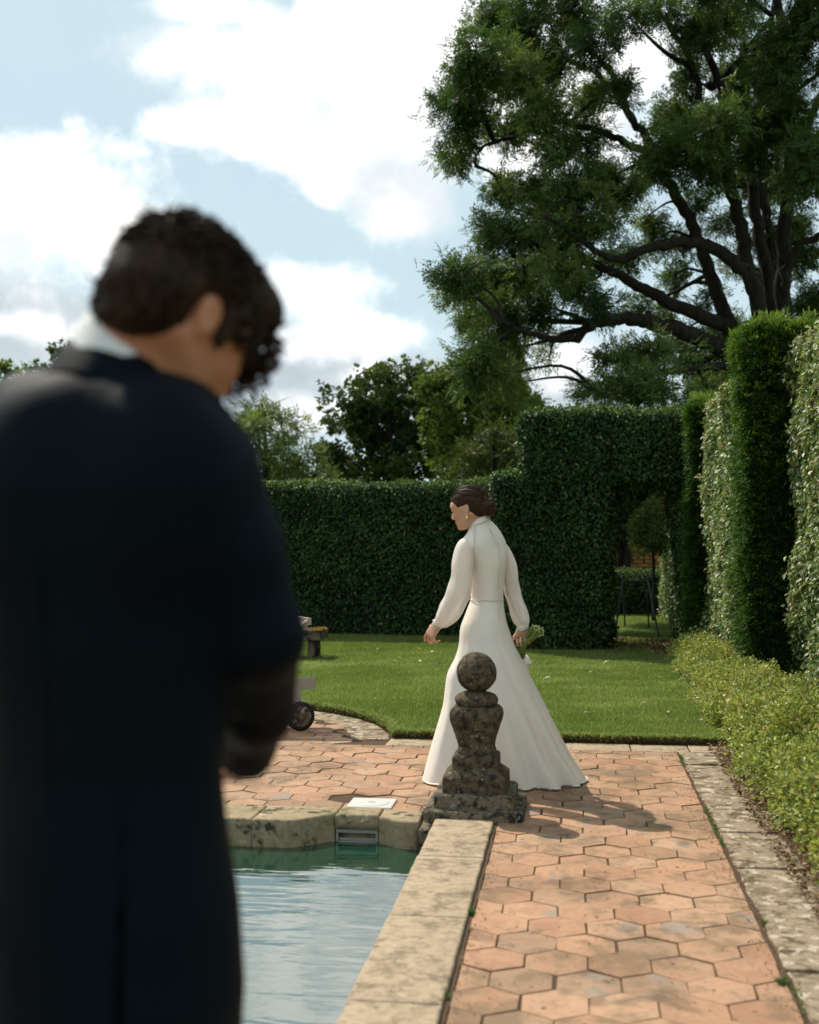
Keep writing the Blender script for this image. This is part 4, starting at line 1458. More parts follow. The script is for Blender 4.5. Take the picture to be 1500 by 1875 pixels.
bg_tree('arch_garden_tree', 'shaded leafy tree seen through the hedge archway', 1130, 24, 800,
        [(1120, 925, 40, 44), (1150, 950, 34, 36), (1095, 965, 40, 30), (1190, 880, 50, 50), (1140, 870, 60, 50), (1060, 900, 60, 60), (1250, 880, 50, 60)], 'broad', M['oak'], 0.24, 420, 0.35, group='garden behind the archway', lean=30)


# ------------------------------------------------------------------ bodies grown from distance fields
class Field:
    def __init__(s, lo, hi, res):
        s.lo = np.array(lo, float)
        s.res = res
        s.n = np.ceil((np.array(hi) - s.lo) / res).astype(int) + 1
        s.g = np.full(s.n, 0.2, np.float32)

    def _sub(s, lo, hi):
        a = np.clip(np.floor((np.array(lo) - s.lo) / s.res).astype(int), 0, s.n - 1)
        b_ = np.clip(np.ceil((np.array(hi) - s.lo) / s.res).astype(int) + 1, 1, s.n)
        if np.any(b_ <= a):
            return None, None
        ax = [s.lo[i] + s.res * np.arange(a[i], b_[i]) for i in range(3)]
        X, Y, Z = np.meshgrid(*ax, indexing='ij')
        return tuple(slice(a[i], b_[i]) for i in range(3)), np.stack([X, Y, Z], -1)

    def put(s, lo, hi, fn, k=0.02, op='add'):
        sl, P = s._sub(lo, hi)
        if sl is None:
            return
        d = fn(P)
        a = s.g[sl]
        if op == 'cut':
            d = -d
            h = np.maximum(k - np.abs(a - d), 0) / k
            s.g[sl] = np.maximum(a, d) + h * h * k * 0.25
        else:
            h = np.maximum(k - np.abs(a - d), 0) / k
            s.g[sl] = np.minimum(a, d) - h * h * k * 0.25

    def cap(s, a, b_, ra, rb, k=0.02, op='add'):
        a, b_ = np.array(a, float), np.array(b_, float)
        m = max(ra, rb) + 0.05

        def fn(P):
            ba = b_ - a
            t = np.clip(((P - a) @ ba) / (ba @ ba + 1e-12), 0, 1)
            return np.linalg.norm(P - a - t[..., None] * ba, axis=-1) - (ra + (rb - ra) * t)
        s.put(np.minimum(a, b_) - m, np.maximum(a, b_) + m, fn, k, op)

    def ell(s, c, r_, Rm=None, k=0.02, op='add'):
        c, r_ = np.array(c, float), np.array(r_, float)
        m = r_.max() + 0.05

        def fn(P):
            q = P - c
            if Rm is not None:
                q = q @ Rm            # columns of Rm = local axes
            k0 = np.linalg.norm(q / r_, axis=-1)
            k1 = np.linalg.norm(q / (r_ * r_), axis=-1)
            return k0 * (k0 - 1) / (k1 + 1e-9)
        s.put(c - m, c + m, fn, k, op)

    def chain(s, pts, rad, k=0.02):
        for i in range(len(pts) - 1):
            s.cap(pts[i], pts[i + 1], rad[i], rad[i + 1], k)

    def mesh(s, name):
        g = s.g
        n = s.n
        neg = g < 0
        corner = [(i, j, k) for i in (0, 1) for j in (0, 1) for k in (0, 1)]
        c = [slice(0, m - 1) for m in n]
        sl = lambda o: tuple(slice(o[i], n[i] - 1 + o[i]) for i in range(3))
        cnt = sum(neg[sl(o)].astype(np.int8) for o in corner)
        I = np.argwhere((cnt > 0) & (cnt < 8))
        vals = {o: g[I[:, 0] + o[0], I[:, 1] + o[1], I[:, 2] + o[2]] for o in corner}
        acc = np.zeros((len(I), 3))
        num = np.zeros(len(I))
        for o in corner:
            for ax in range(3):
                if o[ax] == 0:
                    p = tuple(1 if i == ax else o[i] for i in range(3))
                    a, b_ = vals[o], vals[p]
                    m = (a < 0) != (b_ < 0)
                    t = np.where(m, a / np.where(a - b_ == 0, 1, a - b_), 0)
                    q = np.tile(np.array(o, float), (len(I), 1))
                    q[:, ax] += t
                    acc += q * m[:, None]
                    num += m
        V = s.lo + s.res * (I + acc / num[:, None])
        idx = np.full(n - 1, -1, np.int32)
        idx[I[:, 0], I[:, 1], I[:, 2]] = np.arange(len(I))
        quads = []
        for ax in range(3):
            u, v = (ax + 1) % 3, (ax + 2) % 3
            a = [slice(0, m) for m in n]
            b_ = [slice(0, m) for m in n]
            a[ax] = slice(0, n[ax] - 1)
            b_[ax] = slice(1, n[ax])
            for w_ in (u, v):
                a[w_] = slice(1, n[w_] - 1)
                b_[w_] = slice(1, n[w_] - 1)
            A, B = neg[tuple(a)], neg[tuple(b_)]
            E = np.argwhere(A != B)
            if not len(E):
                continue
            fl = A[E[:, 0], E[:, 1], E[:, 2]]
            off = np.zeros(3, int)
            off[u] = off[v] = 1
            E = E + off
            du, dv = np.eye(3, dtype=int)[u], np.eye(3, dtype=int)[v]
            q = np.stack([idx[tuple((E - du - dv).T)], idx[tuple((E - dv).T)], idx[tuple(E.T)], idx[tuple((E - du).T)]], 1)
            q[~fl] = q[~fl][:, ::-1]
            quads.append(q)
        Q = np.concatenate(quads)
        Q = Q[(Q >= 0).all(1)]
        # a little smoothing takes the grid out of the surface
        for _ in range(2):
            nb = np.zeros_like(V)
            ct = np.zeros(len(V))
            for i in range(4):
                np.add.at(nb, Q[:, i], V[Q[:, (i + 1) % 4]] + V[Q[:, (i + 3) % 4]])
                np.add.at(ct, Q[:, i], 2)
            V = V * 0.5 + 0.5 * nb / np.maximum(ct, 1)[:, None]
        return np_mesh(name, V, Q, True)


def frame(fwd, up=(0, 0, 1)):
    f = unit(fwd)
    l = unit(np.cross(up, f))
    return np.stack([f, l, np.cross(f, l)], 1)        # columns: forward, left, up


def head_field(Fd, c, A, s=1.0, jaw=1.0):
    """skull and face at c with axes A (forward, left, up)"""
    T = lambda x, y, z: c + A @ (np.array([x, y, z]) * s)
    Fd.ell(T(-.012, 0, .025), np.array([.098, .076, .088]) * s, A, .02)
    Fd.ell(T(.034, 0, -.042), np.array([.058, .056, .078]) * s, A, .035)
    Fd.ell(T(.052, 0, .022), np.array([.046, .060, .045]) * s, A, .03)
    for y in (-1, 1):
        Fd.cap(T(-.018, .054 * y, -.050), T(.060, .020 * y, -.098 * jaw), .016 * s, .015 * s, .03)
        Fd.ell(T(.070, .030 * y, -.030), np.array([.020, .022, .020]) * s, A, .025)
        Fd.ell(T(.094, .032 * y, .004), np.array([.014, .018, .011]) * s, A, .02, 'cut')
        Fd.ell(T(.079, .031 * y, .003), np.array([.014, .016, .011]) * s, A, .006)
        Fd.cap(T(.088, .016 * y, .020), T(.080, .046 * y, .021), .006 * s, .005 * s, .012)
        # ear
        e = T(-.008, .077 * y, -.012)
        Ae = A @ np.array([[.94, .25 * y, -.22], [-.25 * y, .97, 0], [.22, 0, .97]])
        Fd.ell(e, np.array([.019, .009, .031]) * s, Ae, .008)
        Fd.ell(e + A @ (np.array([.004, .008 * y, .003]) * s), np.array([.009, .006, .016]) * s, Ae, .006, 'cut')
    Fd.cap(T(.088, 0, .008), T(.107, 0, -.032), .008 * s, .0095 * s, .012)
    Fd.ell(T(.098, 0, -.037), np.array([.012, .016, .009]) * s, A, .010)
    Fd.ell(T(.089, 0, -.062), np.array([.012, .022, .006]) * s, A, .008)
    Fd.ell(T(.087, 0, -.074), np.array([.012, .019, .007]) * s, A, .008)
    Fd.ell(T(.078, 0, -.103 * jaw), np.array([.018, .020, .015]) * s, A, .018)


def hand_field(Fd, w, d, palm, thumb, s=1.0, curl=(35, 40, 45, 50), spread=0.05, tcurl=20, k=0.006):
    """w wrist, d along the hand, palm = way the palm faces, thumb = side of the thumb"""
    d = unit(d)
    palm = unit(palm - d * (palm @ d))
    th = unit(thumb - d * (thumb @ d) - palm * (thumb @ palm))
    lens = [(.043, .026, .021), (.047, .030, .022), (.043, .028, .021), (.034, .021, .018)]
    for i in range(4):
        off = (1.5 - i) * 0.0205
        kn = w + (d * (.088 - 0.004 * abs(i - 1)) + th * off) * s
        Fd.cap(w + th * off * 0.55 * s + d * .005, kn, .0145 * s, .0115 * s, .018)
        p = kn
        ang = 0.0
        side = th * (1.5 - i) * spread
        for j, L in enumerate(lens[i]):
            ang += R(curl[i]) * (1.0, 1.15, .8)[j]
            v = unit(d * math.cos(ang) + palm * math.sin(ang) + side)
            q = p + v * L * s
            Fd.cap(p, q, (.0092 - .0011 * j) * s, (.0084 - .0012 * j) * s, k)
            p = q
    p = w + (d * .022 + th * .026 + palm * .008) * s
    for j, L in enumerate((.040, .031, .024)):
        ang = R(38 - tcurl * j)
        v = unit(d * math.cos(ang) + th * math.sin(ang) + palm * (0.25 + 0.25 * j))
        q = p + v * L * s
        Fd.cap(p, q, (.0135 - .002 * j) * s, (.0115 - .0022 * j) * s, .008 if j else .02)
        p = q


def loft(rings, name, close_top=True, close_bottom=False):
    """rings: (m, n, 3)"""
    Rg = np.asarray(rings, float)
    m, n, _ = Rg.shape
    Fc = []
    for i in range(m - 1):
        for j in range(n):
            a, b_ = i * n + j, i * n + (j + 1) % n
            Fc.append((a, b_, b_ + n, a + n))
    if close_top:
        Fc.append(tuple(range((m - 1) * n, m * n)))
    if close_bottom:
        Fc.append(tuple(range(n - 1, -1, -1)))
    return py_mesh(name, Rg.reshape(-1, 3), Fc, True)


# ------------------------------------------------------------------ stone finial
def finial():
    c = np.array([-0.500, 6.225, 0.0])
    root = empty('stone_finial', tuple(c))
    tag(root, 'dark lichened stone ball finial on a square plinth at the corner of the pool', 'finial')
    N = 72
    th = np.arange(N) * 2 * math.pi / N

    def sq(hw, e):
        ct, st = np.cos(th), np.sin(th)
        r_ = (np.abs(ct) ** e + np.abs(st) ** e) ** (-1.0 / e)
        return np.stack([ct * r_ * hw, st * r_ * hw], 1)

    def body(name, prof, mat, amp=0.004, seed=0.0, rotz=0.0, close=True):
        q = []
        for i in range(len(prof) - 1):
            a, b_ = np.array(prof[i]), np.array(prof[i + 1])
            L = math.hypot(a[0] - b_[0], a[1] - b_[1])
            k_ = max(1, int(L / 0.010))
            for j in range(k_):
                q.append(a + (b_ - a) * j / k_)
        q.append(np.array(prof[-1]))
        rings = []
        for hw, z, e in q:
            p = sq(max(hw, .001), e)
            rings.append(np.column_stack([p, np.full(N, z)]))
        Rg = np.array(rings)
        nv = Rg.copy()
        nv[..., 2] = 0
        nv /= np.linalg.norm(nv, axis=-1, keepdims=True) + 1e-9
        d = wob(Rg.reshape(-1, 3) + seed, 38.0) * amp + wob(Rg.reshape(-1, 3) + seed, 110.0) * amp * 0.45
        Rg = Rg + nv * d.reshape(Rg.shape[:2])[..., None]
        Rg[..., 2] += wob(Rg.reshape(-1, 3) + seed + 3, 40.0).reshape(Rg.shape[:2]) * amp * 0.35
        if rotz:
            cz, sz = math.cos(rotz), math.sin(rotz)
            Rg = np.stack([Rg[..., 0] * cz - Rg[..., 1] * sz, Rg[..., 0] * sz + Rg[..., 1] * cz, Rg[..., 2]], -1)
        me = loft(Rg, name, close, False)
        return link(name, me, root, mat)

    body('foot_slab', [(.252, -0.0500, 14), (.252, 0.0360, 14), (.244, 0.0470, 12), (.20, 0.0500, 12)], M['plinth'], .004, 1)
    body('base_slab', [(.206, 0.0450, 16), (.206, 0.1080, 16), (.199, 0.1190, 14), (.15, 0.1210, 12)], M['plinth'], .003, 2)
    body('plinth_block', [(.166, 0.1150, 14), (.166, 0.1937, 14), (.150, 0.2084, 12), (.126, 0.2283, 10), (.120, 0.2326, 10), (.120, 0.2862, 10), (.114, 0.2966, 8), (.100, 0.3044, 6), (.09, 0.3061, 6)], M['finial'], .002, 5)
    body('vase', [(.096, 0.2975, 6), (.098, 0.3148, 6), (.092, 0.3321, 5), (.096, 0.3580, 5), (.107, 0.3969, 5), (.121, 0.4402, 5), (.134, 0.4791, 5), (.138, 0.5007, 5), (.134, 0.5224, 5), (.118, 0.5405, 5), (.100, 0.5474, 5), (.096, 0.5578, 4)], M['finial'], .0022, 9)
    body('collar', [(.097, 0.5526, 3.4), (.108, 0.5578, 3.2), (.112, 0.5743, 3.2), (.107, 0.5890, 3), (.092, 0.6028, 2.8), (.070, 0.6132, 2.4), (.05, 0.6192, 2), (.045, 0.6236, 2)], M['finial'], .004, 12)
    n1, n2 = 40, N
    ph = np.linspace(0.02, math.pi - 0.02, n1)[::-1]
    Rg = np.stack([np.stack([np.sin(p) * np.cos(th), np.sin(p) * np.sin(th), np.full(N, math.cos(p))], 1) for p in ph])
    rad = 0.105 * (1 + 0.018 * wob(Rg.reshape(-1, 3), 5.0) + 0.016 * wob(Rg.reshape(-1, 3) + 7, 13.0)).reshape(n1, N, 1)
    Rg = Rg * rad + np.array([0, 0, .716])
    link('ball', loft(Rg, 'ball', True, True), root, M['finial'])


finial()


# ------------------------------------------------------------------ garden furniture at the left, mostly behind the groom
def lounger():
    base = gp(548, 1337)
    root = empty('wooden_lounger', (base[0] - .5, base[1] + .2, 0))
    tag(root, 'weathered teak sun lounger on wheels, half hidden behind the groom at the terrace edge', 'lounger')
    O = np.array([base[0], base[1], 0.0])
    ux = np.array([-0.84, -0.54, 0.0])          # along the lounger, to the left
    uy = np.array([-0.54, 0.84, 0.0])            # across it

    def T(a, b_, z):
        return O + ux * a + uy * b_ + np.array([0, 0, z])

    def plank(name, p, q, w, t, mat=M['wood'], par=None, wdir=None):
        p, q = np.array(p), np.array(q)
        d = unit(q - p)
        s = unit(np.cross(d, wdir if wdir is not None else [0, 0, 1]))
        u_ = np.cross(s, d)
        V = [x_ + s * a * t / 2 + u_ * b_ * w / 2 for x_ in (p, q) for a, b_ in ((-1, -1), (1, -1), (1, 1), (-1, 1))]
        me = py_mesh(name, V, [(0, 1, 2, 3), (7, 6, 5, 4), (0, 4, 5, 1), (1, 5, 6, 2), (2, 6, 7, 3), (3, 7, 4, 0)])
        return child(name, me, mat, par or root)

    W = 0.62
    # frame rails at seat height, the near ends poke out past the wheel
    for b_ in (0.02, W):
        plank('side_rail', T(-0.13, b_, .335), T(1.75, b_, .335), .085, .035)
    for a in (0.05, 1.7):
        plank('cross_rail', T(a, 0.02, .33), T(a, W, .33), .06, .03)
    for i in range(16):
        a = 0.55 + i * 0.075
        plank('slat', T(a, 0.0, .385), T(a, W + .02, .385), .018, .05)
    # raised backrest
    for b_ in (0.05, W - .03):
        plank('backrest_rail', T(0.50, b_, .40), T(-0.09, b_, .79), .05, .035, wdir=uy)
    plank('headrail', T(-0.09, 0.03, .79), T(-0.09, W, .79), .05, .03)
    for i in range(7):
        f = (i + 1) / 8.0
        b_ = 0.05 + f * (W - 0.08)
        plank('backrest_slat', T(0.50, b_, .40), T(-0.08, b_, .78), .012, .05, wdir=ux * .7 + ZUP * .7)
    for a in (1.6,):
        for b_ in (0.02, W):
            plank('leg', T(a, b_, -.02), T(a, b_, .33), .06, .045, wdir=ux)
    for b_ in (0.02, W):
        plank('leg', T(0.0, b_, .07), T(0.02, b_, .33), .06, .045, wdir=ux)
    for b_ in (-0.03, W + 0.05):
        c = T(0.0, b_, .105)
        nn = 28
        th = np.arange(nn) * 2 * math.pi / nn

        def wheel_ring(r_, w_):
            return c + ux * 0 + np.outer(np.cos(th) * r_, ux) + np.outer(np.sin(th) * r_, ZUP) + uy * w_
        me = loft([wheel_ring(.075, -.018), wheel_ring(.100, -.018), wheel_ring(.107, -.008), wheel_ring(.107, .008), wheel_ring(.100, .018), wheel_ring(.075, .018), wheel_ring(.073, 0)], 'tyre', False, False)
        whl = child('wheel', loft([wheel_ring(.001, -.016), wheel_ring(.03, -.018), wheel_ring(.035, -.012), wheel_ring(.06, -.012), wheel_ring(.065, -.017), wheel_ring(.080, -.016), wheel_ring(.080, .016), wheel_ring(.03, .018), wheel_ring(.001, .016)], 'wheel', False, False), M['oldwood'], root)
        child('tyre', me, M['rubber'], whl)


lounger()


def bench():
    p = gp(572, 1207, LAWN_Z)
    root = empty('old_bench', (p[0] - .5, p[1], 0))
    tag(root, 'old mossy wooden bench end with orange lichen on the lawn behind the lounger', 'bench')

    def bx(name, lo, hi, mat=M['oldwood'], bev=.006, par=None):
        mb = MB().box((p[0] + lo[0], p[1] + lo[1], lo[2]), (p[0] + hi[0], p[1] + hi[1], hi[2]), bev)
        return child(name, py_mesh(name, mb.v, mb.f), mat, par or root)
    for x_ in (-1.3, -0.05):
        bx('leg', (x_, -.03, .0), (x_ + .075, .05, .245))
        bx('leg', (x_, .25, .0), (x_ + .075, .33, .245))
    top = bx('seat_plank', (-1.45, -.06, .25), (.11, .07, .365))
    bx('seat_plank', (-1.45, .085, .25), (.11, .215, .36))
    bx('seat_plank', (-1.45, .23, .25), (.11, .36, .362))
    n = 220
    Q = np.stack([p[0] + rng.uniform(-.02, .115, n), p[1] + rng.uniform(-.065, .30, n), .362 + rng.uniform(0, .012, n)], 1)
    child('lichen', leaf_mesh('lichen', Q, rand_dirs(n), rand_dirs(n) + [0, 0, 1], rng.uniform(.012, .03, n), rng.uniform(.01, .02, n), rng.random(n)), M['lichen'], root)


bench()


# ------------------------------------------------------------------ seen through the archway
def arch_garden():
    r0 = empty('iron_frame', (0.86, 17.2, 0))
    tag(r0, 'thin black iron trestle with a hanging chain inside the archway', 'iron frame')
    feet = [gp(1125, 1165, LAWN_Z), gp(1208, 1168, LAWN_Z), gp(1188, 1150, LAWN_Z), gp(1145, 1147, LAWN_Z)]
    tops = [at(1141, 1064, 16.95), at(1187, 1064, 16.95)]
    for f, t in ((feet[0], tops[0]), (feet[1], tops[1]), (feet[2], tops[1] + [0, .1, 0]), (feet[3], tops[0] + [0, .1, 0])):
        mb = MB().tube([f + [0, 0, -.04], t], [.013, .013], 8)
        child('leg', py_mesh('leg', mb.v, mb.f), M['iron'], r0)
    mb = MB().tube([tops[0], tops[1]], [.012, .012], 8)
    child('crossbar', py_mesh('crossbar', mb.v, mb.f), M['iron'], r0)
    a, b_ = at(1140, 1092, 16.9), at(1186, 1084, 16.9)
    pts = [a + (b_ - a) * t + np.array([0, 0, -.24 * 4 * t * (1 - t) * 0.85]) for t in np.linspace(0, 1, 15)]
    for i in range(14):
        d = unit(pts[i + 1] - pts[i])
        s = unit(np.cross(d, FWH if i % 2 else ZUP))
        c = (pts[i] + pts[i + 1]) / 2
        L = np.linalg.norm(pts[i + 1] - pts[i]) * .62
        ring = [c + d * L * math.cos(t) + s * L * .55 * math.sin(t) for t in np.linspace(0, 2 * math.pi, 13)]
        mb = MB().tube(ring, [.004] * 13, 5, False)
        child('chain_link', py_mesh('chain_link', mb.v, mb.f), M['iron'], r0)
    # ochre wall far in the shade, brick by brick
    z0, z1 = 0.55, 1.75
    yw = 24.5
    wr = empty('brick_wall', (0.9, yw + .15, 0))
    tag(wr, 'ochre stone wall glimpsed through the hedge archway', 'wall')
    mb = MB().box((-1.0, yw + .02, -.05), (3.2, yw + .3, 2.2))
    child('wall_core', py_mesh('wall_core', mb.v, mb.f), M['mortar'], wr)
    bme = MB().box((-.108, -.03, -.034), (.108, .03, .034), .008)
    bme = py_mesh('brick', bme.v, bme.f)
    bme.materials.append(M['brick'])
    for i in range(22):
        for j in range(11):
            z = 0.5 + i * .08
            x_ = 0.25 + j * .232 + (.116 if i % 2 else 0)
            o = bpy.data.objects.new('brick', bme)
            COL.objects.link(o)
            o.parent = wr
            o.location = (x_ - .9, -.15 + random.gauss(0, .006), z)
            o.scale = (random.uniform(.9, 1.02), 1, random.uniform(.88, 1.05))
    hedge('box_hedge', 'low dark clipped hedge across the garden behind the archway', [((-0.6, 21.3, 0), (2.6, 22.0, .80))], 'beech', 1500, M['beech'], M['twig'], (1, 21.6, 0), rad=.1)
    hedge('garden_hedge', 'sunlit hedge side receding beyond the archway', [((1.52, 16.4, 0), (2.2, 21, 1.25), ('-x', '-y', '+z'))], 'panel', 1800, M['ivy_panel'], M['twig'], (1.8, 18.5, 0), rad=.12)
    # clipped standard seen against it
    c = at(1195, 968, 19.5)
    root = empty('standard_tree', (c[0], c[1], 0))
    tag(root, 'small round-headed garden tree on a stem behind the iron trestle', 'tree', 'garden behind the archway')
    mb = MB().tube([(c[0], c[1], -.05), (c[0] + .02, c[1], .7), (c[0], c[1], c[2])], [.03, .025, .02], 8)
    child('trunk', py_mesh('trunk', mb.v, mb.f), M['bark'], root)
    n = 5200
    u = rand_dirs(n)
    P = c + u * np.array([.34, .34, .40]) * (0.45 + .6 * rng.random(n) ** .5)[:, None] * (1 + .38 * wob(u * 3.5))[:, None]
    child('crown', leaf_mesh('crown', P, u + rng.normal(size=(n, 3)) * .7, rand_dirs(n) + u, rng.uniform(.04, .07, n), rng.uniform(.025, .04, n), np.clip(rng.normal(.5, .25, n), 0, .95)), M['oak'], root)['kind'] = 'stuff'
    # house whose roof ridge just shows over the hedge
    hx = at(1195, 742, 42)
    hr = empty('garden_house', (hx[0], hx[1] + 2, 0))
    tag(hr, 'house whose brown tiled roof ridge just shows above the hedge arch', 'house')
    mb = MB().box((hx[0] - 2.2, hx[1], -.05), (hx[0] + 2.2, hx[1] + 4, hx[2] - 1.5))
    child('wall', py_mesh('wall', mb.v, mb.f), M['house'], hr)
    mb = MB()
    mb.add([(hx[0] - 2.4, hx[1] - .3, hx[2] - 1.6), (hx[0] + 2.4, hx[1] - .3, hx[2] - 1.6), (hx[0] + 2.4, hx[1] + 4.3, hx[2] - 1.6), (hx[0] - 2.4, hx[1] + 4.3, hx[2] - 1.6), (hx[0] - .45, hx[1] + 2, hx[2] + .05), (hx[0] + .45, hx[1] + 2, hx[2] + .05)],
           [(0, 1, 5, 4), (2, 3, 4, 5), (1, 2, 5), (3, 0, 4), (3, 2, 1, 0)])
    rf = child('roof', py_mesh('roof', mb.v, mb.f), M['roof'], hr)
    mb = MB().tube([(hx[0] - .5, hx[1] + 2, hx[2] + .06), (hx[0] + .5, hx[1] + 2, hx[2] + .06)], [.1, .1], 8)
    child('ridge', py_mesh('ridge', mb.v, mb.f), M['roof'], rf)


arch_garden()


# ------------------------------------------------------------------ people: materials
def skin_mat(name, col, red):
    m, t, out = new_mat(name)
    p = geo_pos(t)
    n = t.noise(p, 60.0, 4.0)
    c = t.mix(t.smooth(t.noise(p, 14.0, 3.0), .35, .65), col, red)
    b = principled(t, out, c, .45, .4, n, .12, .002)
    nd = b.node
    nd.inputs['Subsurface Weight'].default_value = .12
    nd.inputs['Subsurface Radius'].default_value = (.02, .008, .004)
    nd.inputs['Subsurface Scale'].default_value = .3
    return m


def hair_mat(name, a, b_, scale, spec=.22):
    m, t, out = new_mat(name)
    tc = t.n('ShaderNodeTexCoord').outputs['Object']
    p = t.vmath('MULTIPLY', tc, scale)
    n = t.noise(p, 1.0, 5.0, .6, .3)
    c = t.ramp(n, [(.35, a), (.7, b_)])
    principled(t, out, c, .5, spec, n, .5, .004)
    return m


def cloth_mat(name, col, rough, sheen, trans=0.0, transp=0.0, spec=.3, crease=0.0, stint=(1, 1, 1)):
    m, t, out = new_mat(name)
    p = geo_pos(t)
    n = t.noise(p, 140.0, 3.0)
    h = n
    if crease:
        h = t.math('ADD', t.math('MULTIPLY', n, .15), t.math('MULTIPLY', t.noise(t.vmath('MULTIPLY', p, (1.6, 1.6, .45)), 13.0, 3.0, .5, .6), crease))
    b = t.n('ShaderNodeBsdfPrincipled')
    b.inputs['Base Color'].default_value = (*col, 1)
    b.inputs['Roughness'].default_value = rough
    b.inputs['Specular IOR Level'].default_value = spec
    b.inputs['Sheen Weight'].default_value = sheen
    b.inputs['Sheen Roughness'].default_value = .45
    b.inputs['Sheen Tint'].default_value = (*stint, 1)
    bn = t.n('ShaderNodeBump')
    bn.inputs['Strength'].default_value = .35
    bn.inputs['Distance'].default_value = .012 if crease else .003
    t.link(h, bn.inputs['Height'])
    t.link(bn.outputs[0], b.inputs['Normal'])
    last = b.outputs[0]
    if trans:
        tr = t.n('ShaderNodeBsdfTranslucent')
        tr.inputs['Color'].default_value = (*col, 1)
        mx = t.n('ShaderNodeMixShader')
        mx.inputs[0].default_value = trans
        t.link(last, mx.inputs[1])
        t.link(tr.outputs[0], mx.inputs[2])
        last = mx.outputs[0]
    if transp:
        tp = t.n('ShaderNodeBsdfTransparent')
        mx = t.n('ShaderNodeMixShader')
        mx.inputs[0].default_value = transp
        t.link(last, mx.inputs[1])
        t.link(tp.outputs[0], mx.inputs[2])
        last = mx.outputs[0]
    t.link(last, out.inputs[0])
    return m


M['skin_f'] = skin_mat('bride_skin', (0.56, 0.33, 0.22), (0.52, 0.27, 0.17))
M['skin_m'] = skin_mat('groom_skin', (0.43, 0.185, 0.10), (0.38, 0.145, 0.078))
M['hair_f'] = hair_mat('dark_brown_hair', (0.009, 0.005, 0.003), (0.070, 0.033, 0.016), (40, 40, 260), .12)
M['hair_m'] = hair_mat('brown_curly_hair', (0.005, 0.0035, 0.0025), (0.052, 0.029, 0.016), (120, 120, 120), .07)
M['satin'] = cloth_mat('ivory_crepe', (0.86, 0.79, 0.70), .52, .15, .12, 0, crease=.5)
M['chiffon'] = cloth_mat('sheer_chiffon', (0.90, 0.86, 0.80), .6, .2, .35, .27, crease=1.2)
M['lace'] = cloth_mat('ivory_lace', (0.72, 0.66, 0.58), .7, .1, .1, .0)
M['coat'] = cloth_mat('midnight_wool', (0.0011, 0.0042, 0.0078), .62, .016, spec=.06, crease=.4, stint=(.55, .52, .5))
M['collar'] = cloth_mat('white_shirt_cotton', (0.62, 0.62, 0.62), .8, .1)
M['trouser'] = cloth_mat('dark_trouser', (0.012, 0.013, 0.016), .7, .1)
M['gold'] = plain('gold', (0.80, 0.52, 0.18), .25, .5, 50.0, .05, .05, .001, Metallic=1.0)
M['pearl'] = plain('pearl', (0.80, 0.76, 0.70), .25, .5, 50.0, .05)
M['dark'] = plain('dark_lash', (0.015, 0.010, 0.008), .6, .2)
M['shoe'] = plain('black_leather', (0.010, 0.010, 0.010), .3, .5)
M['stem'] = plain('flower_stem', (0.17, 0.24, 0.055), .5, .4, 60.0, .3)
M['stem_end'] = plain('cut_stem_end', (0.50, 0.50, 0.24), .7, .2)
M['petal'] = plain('white_petal', (0.74, 0.72, 0.60), .6, .3, 60.0, .1)


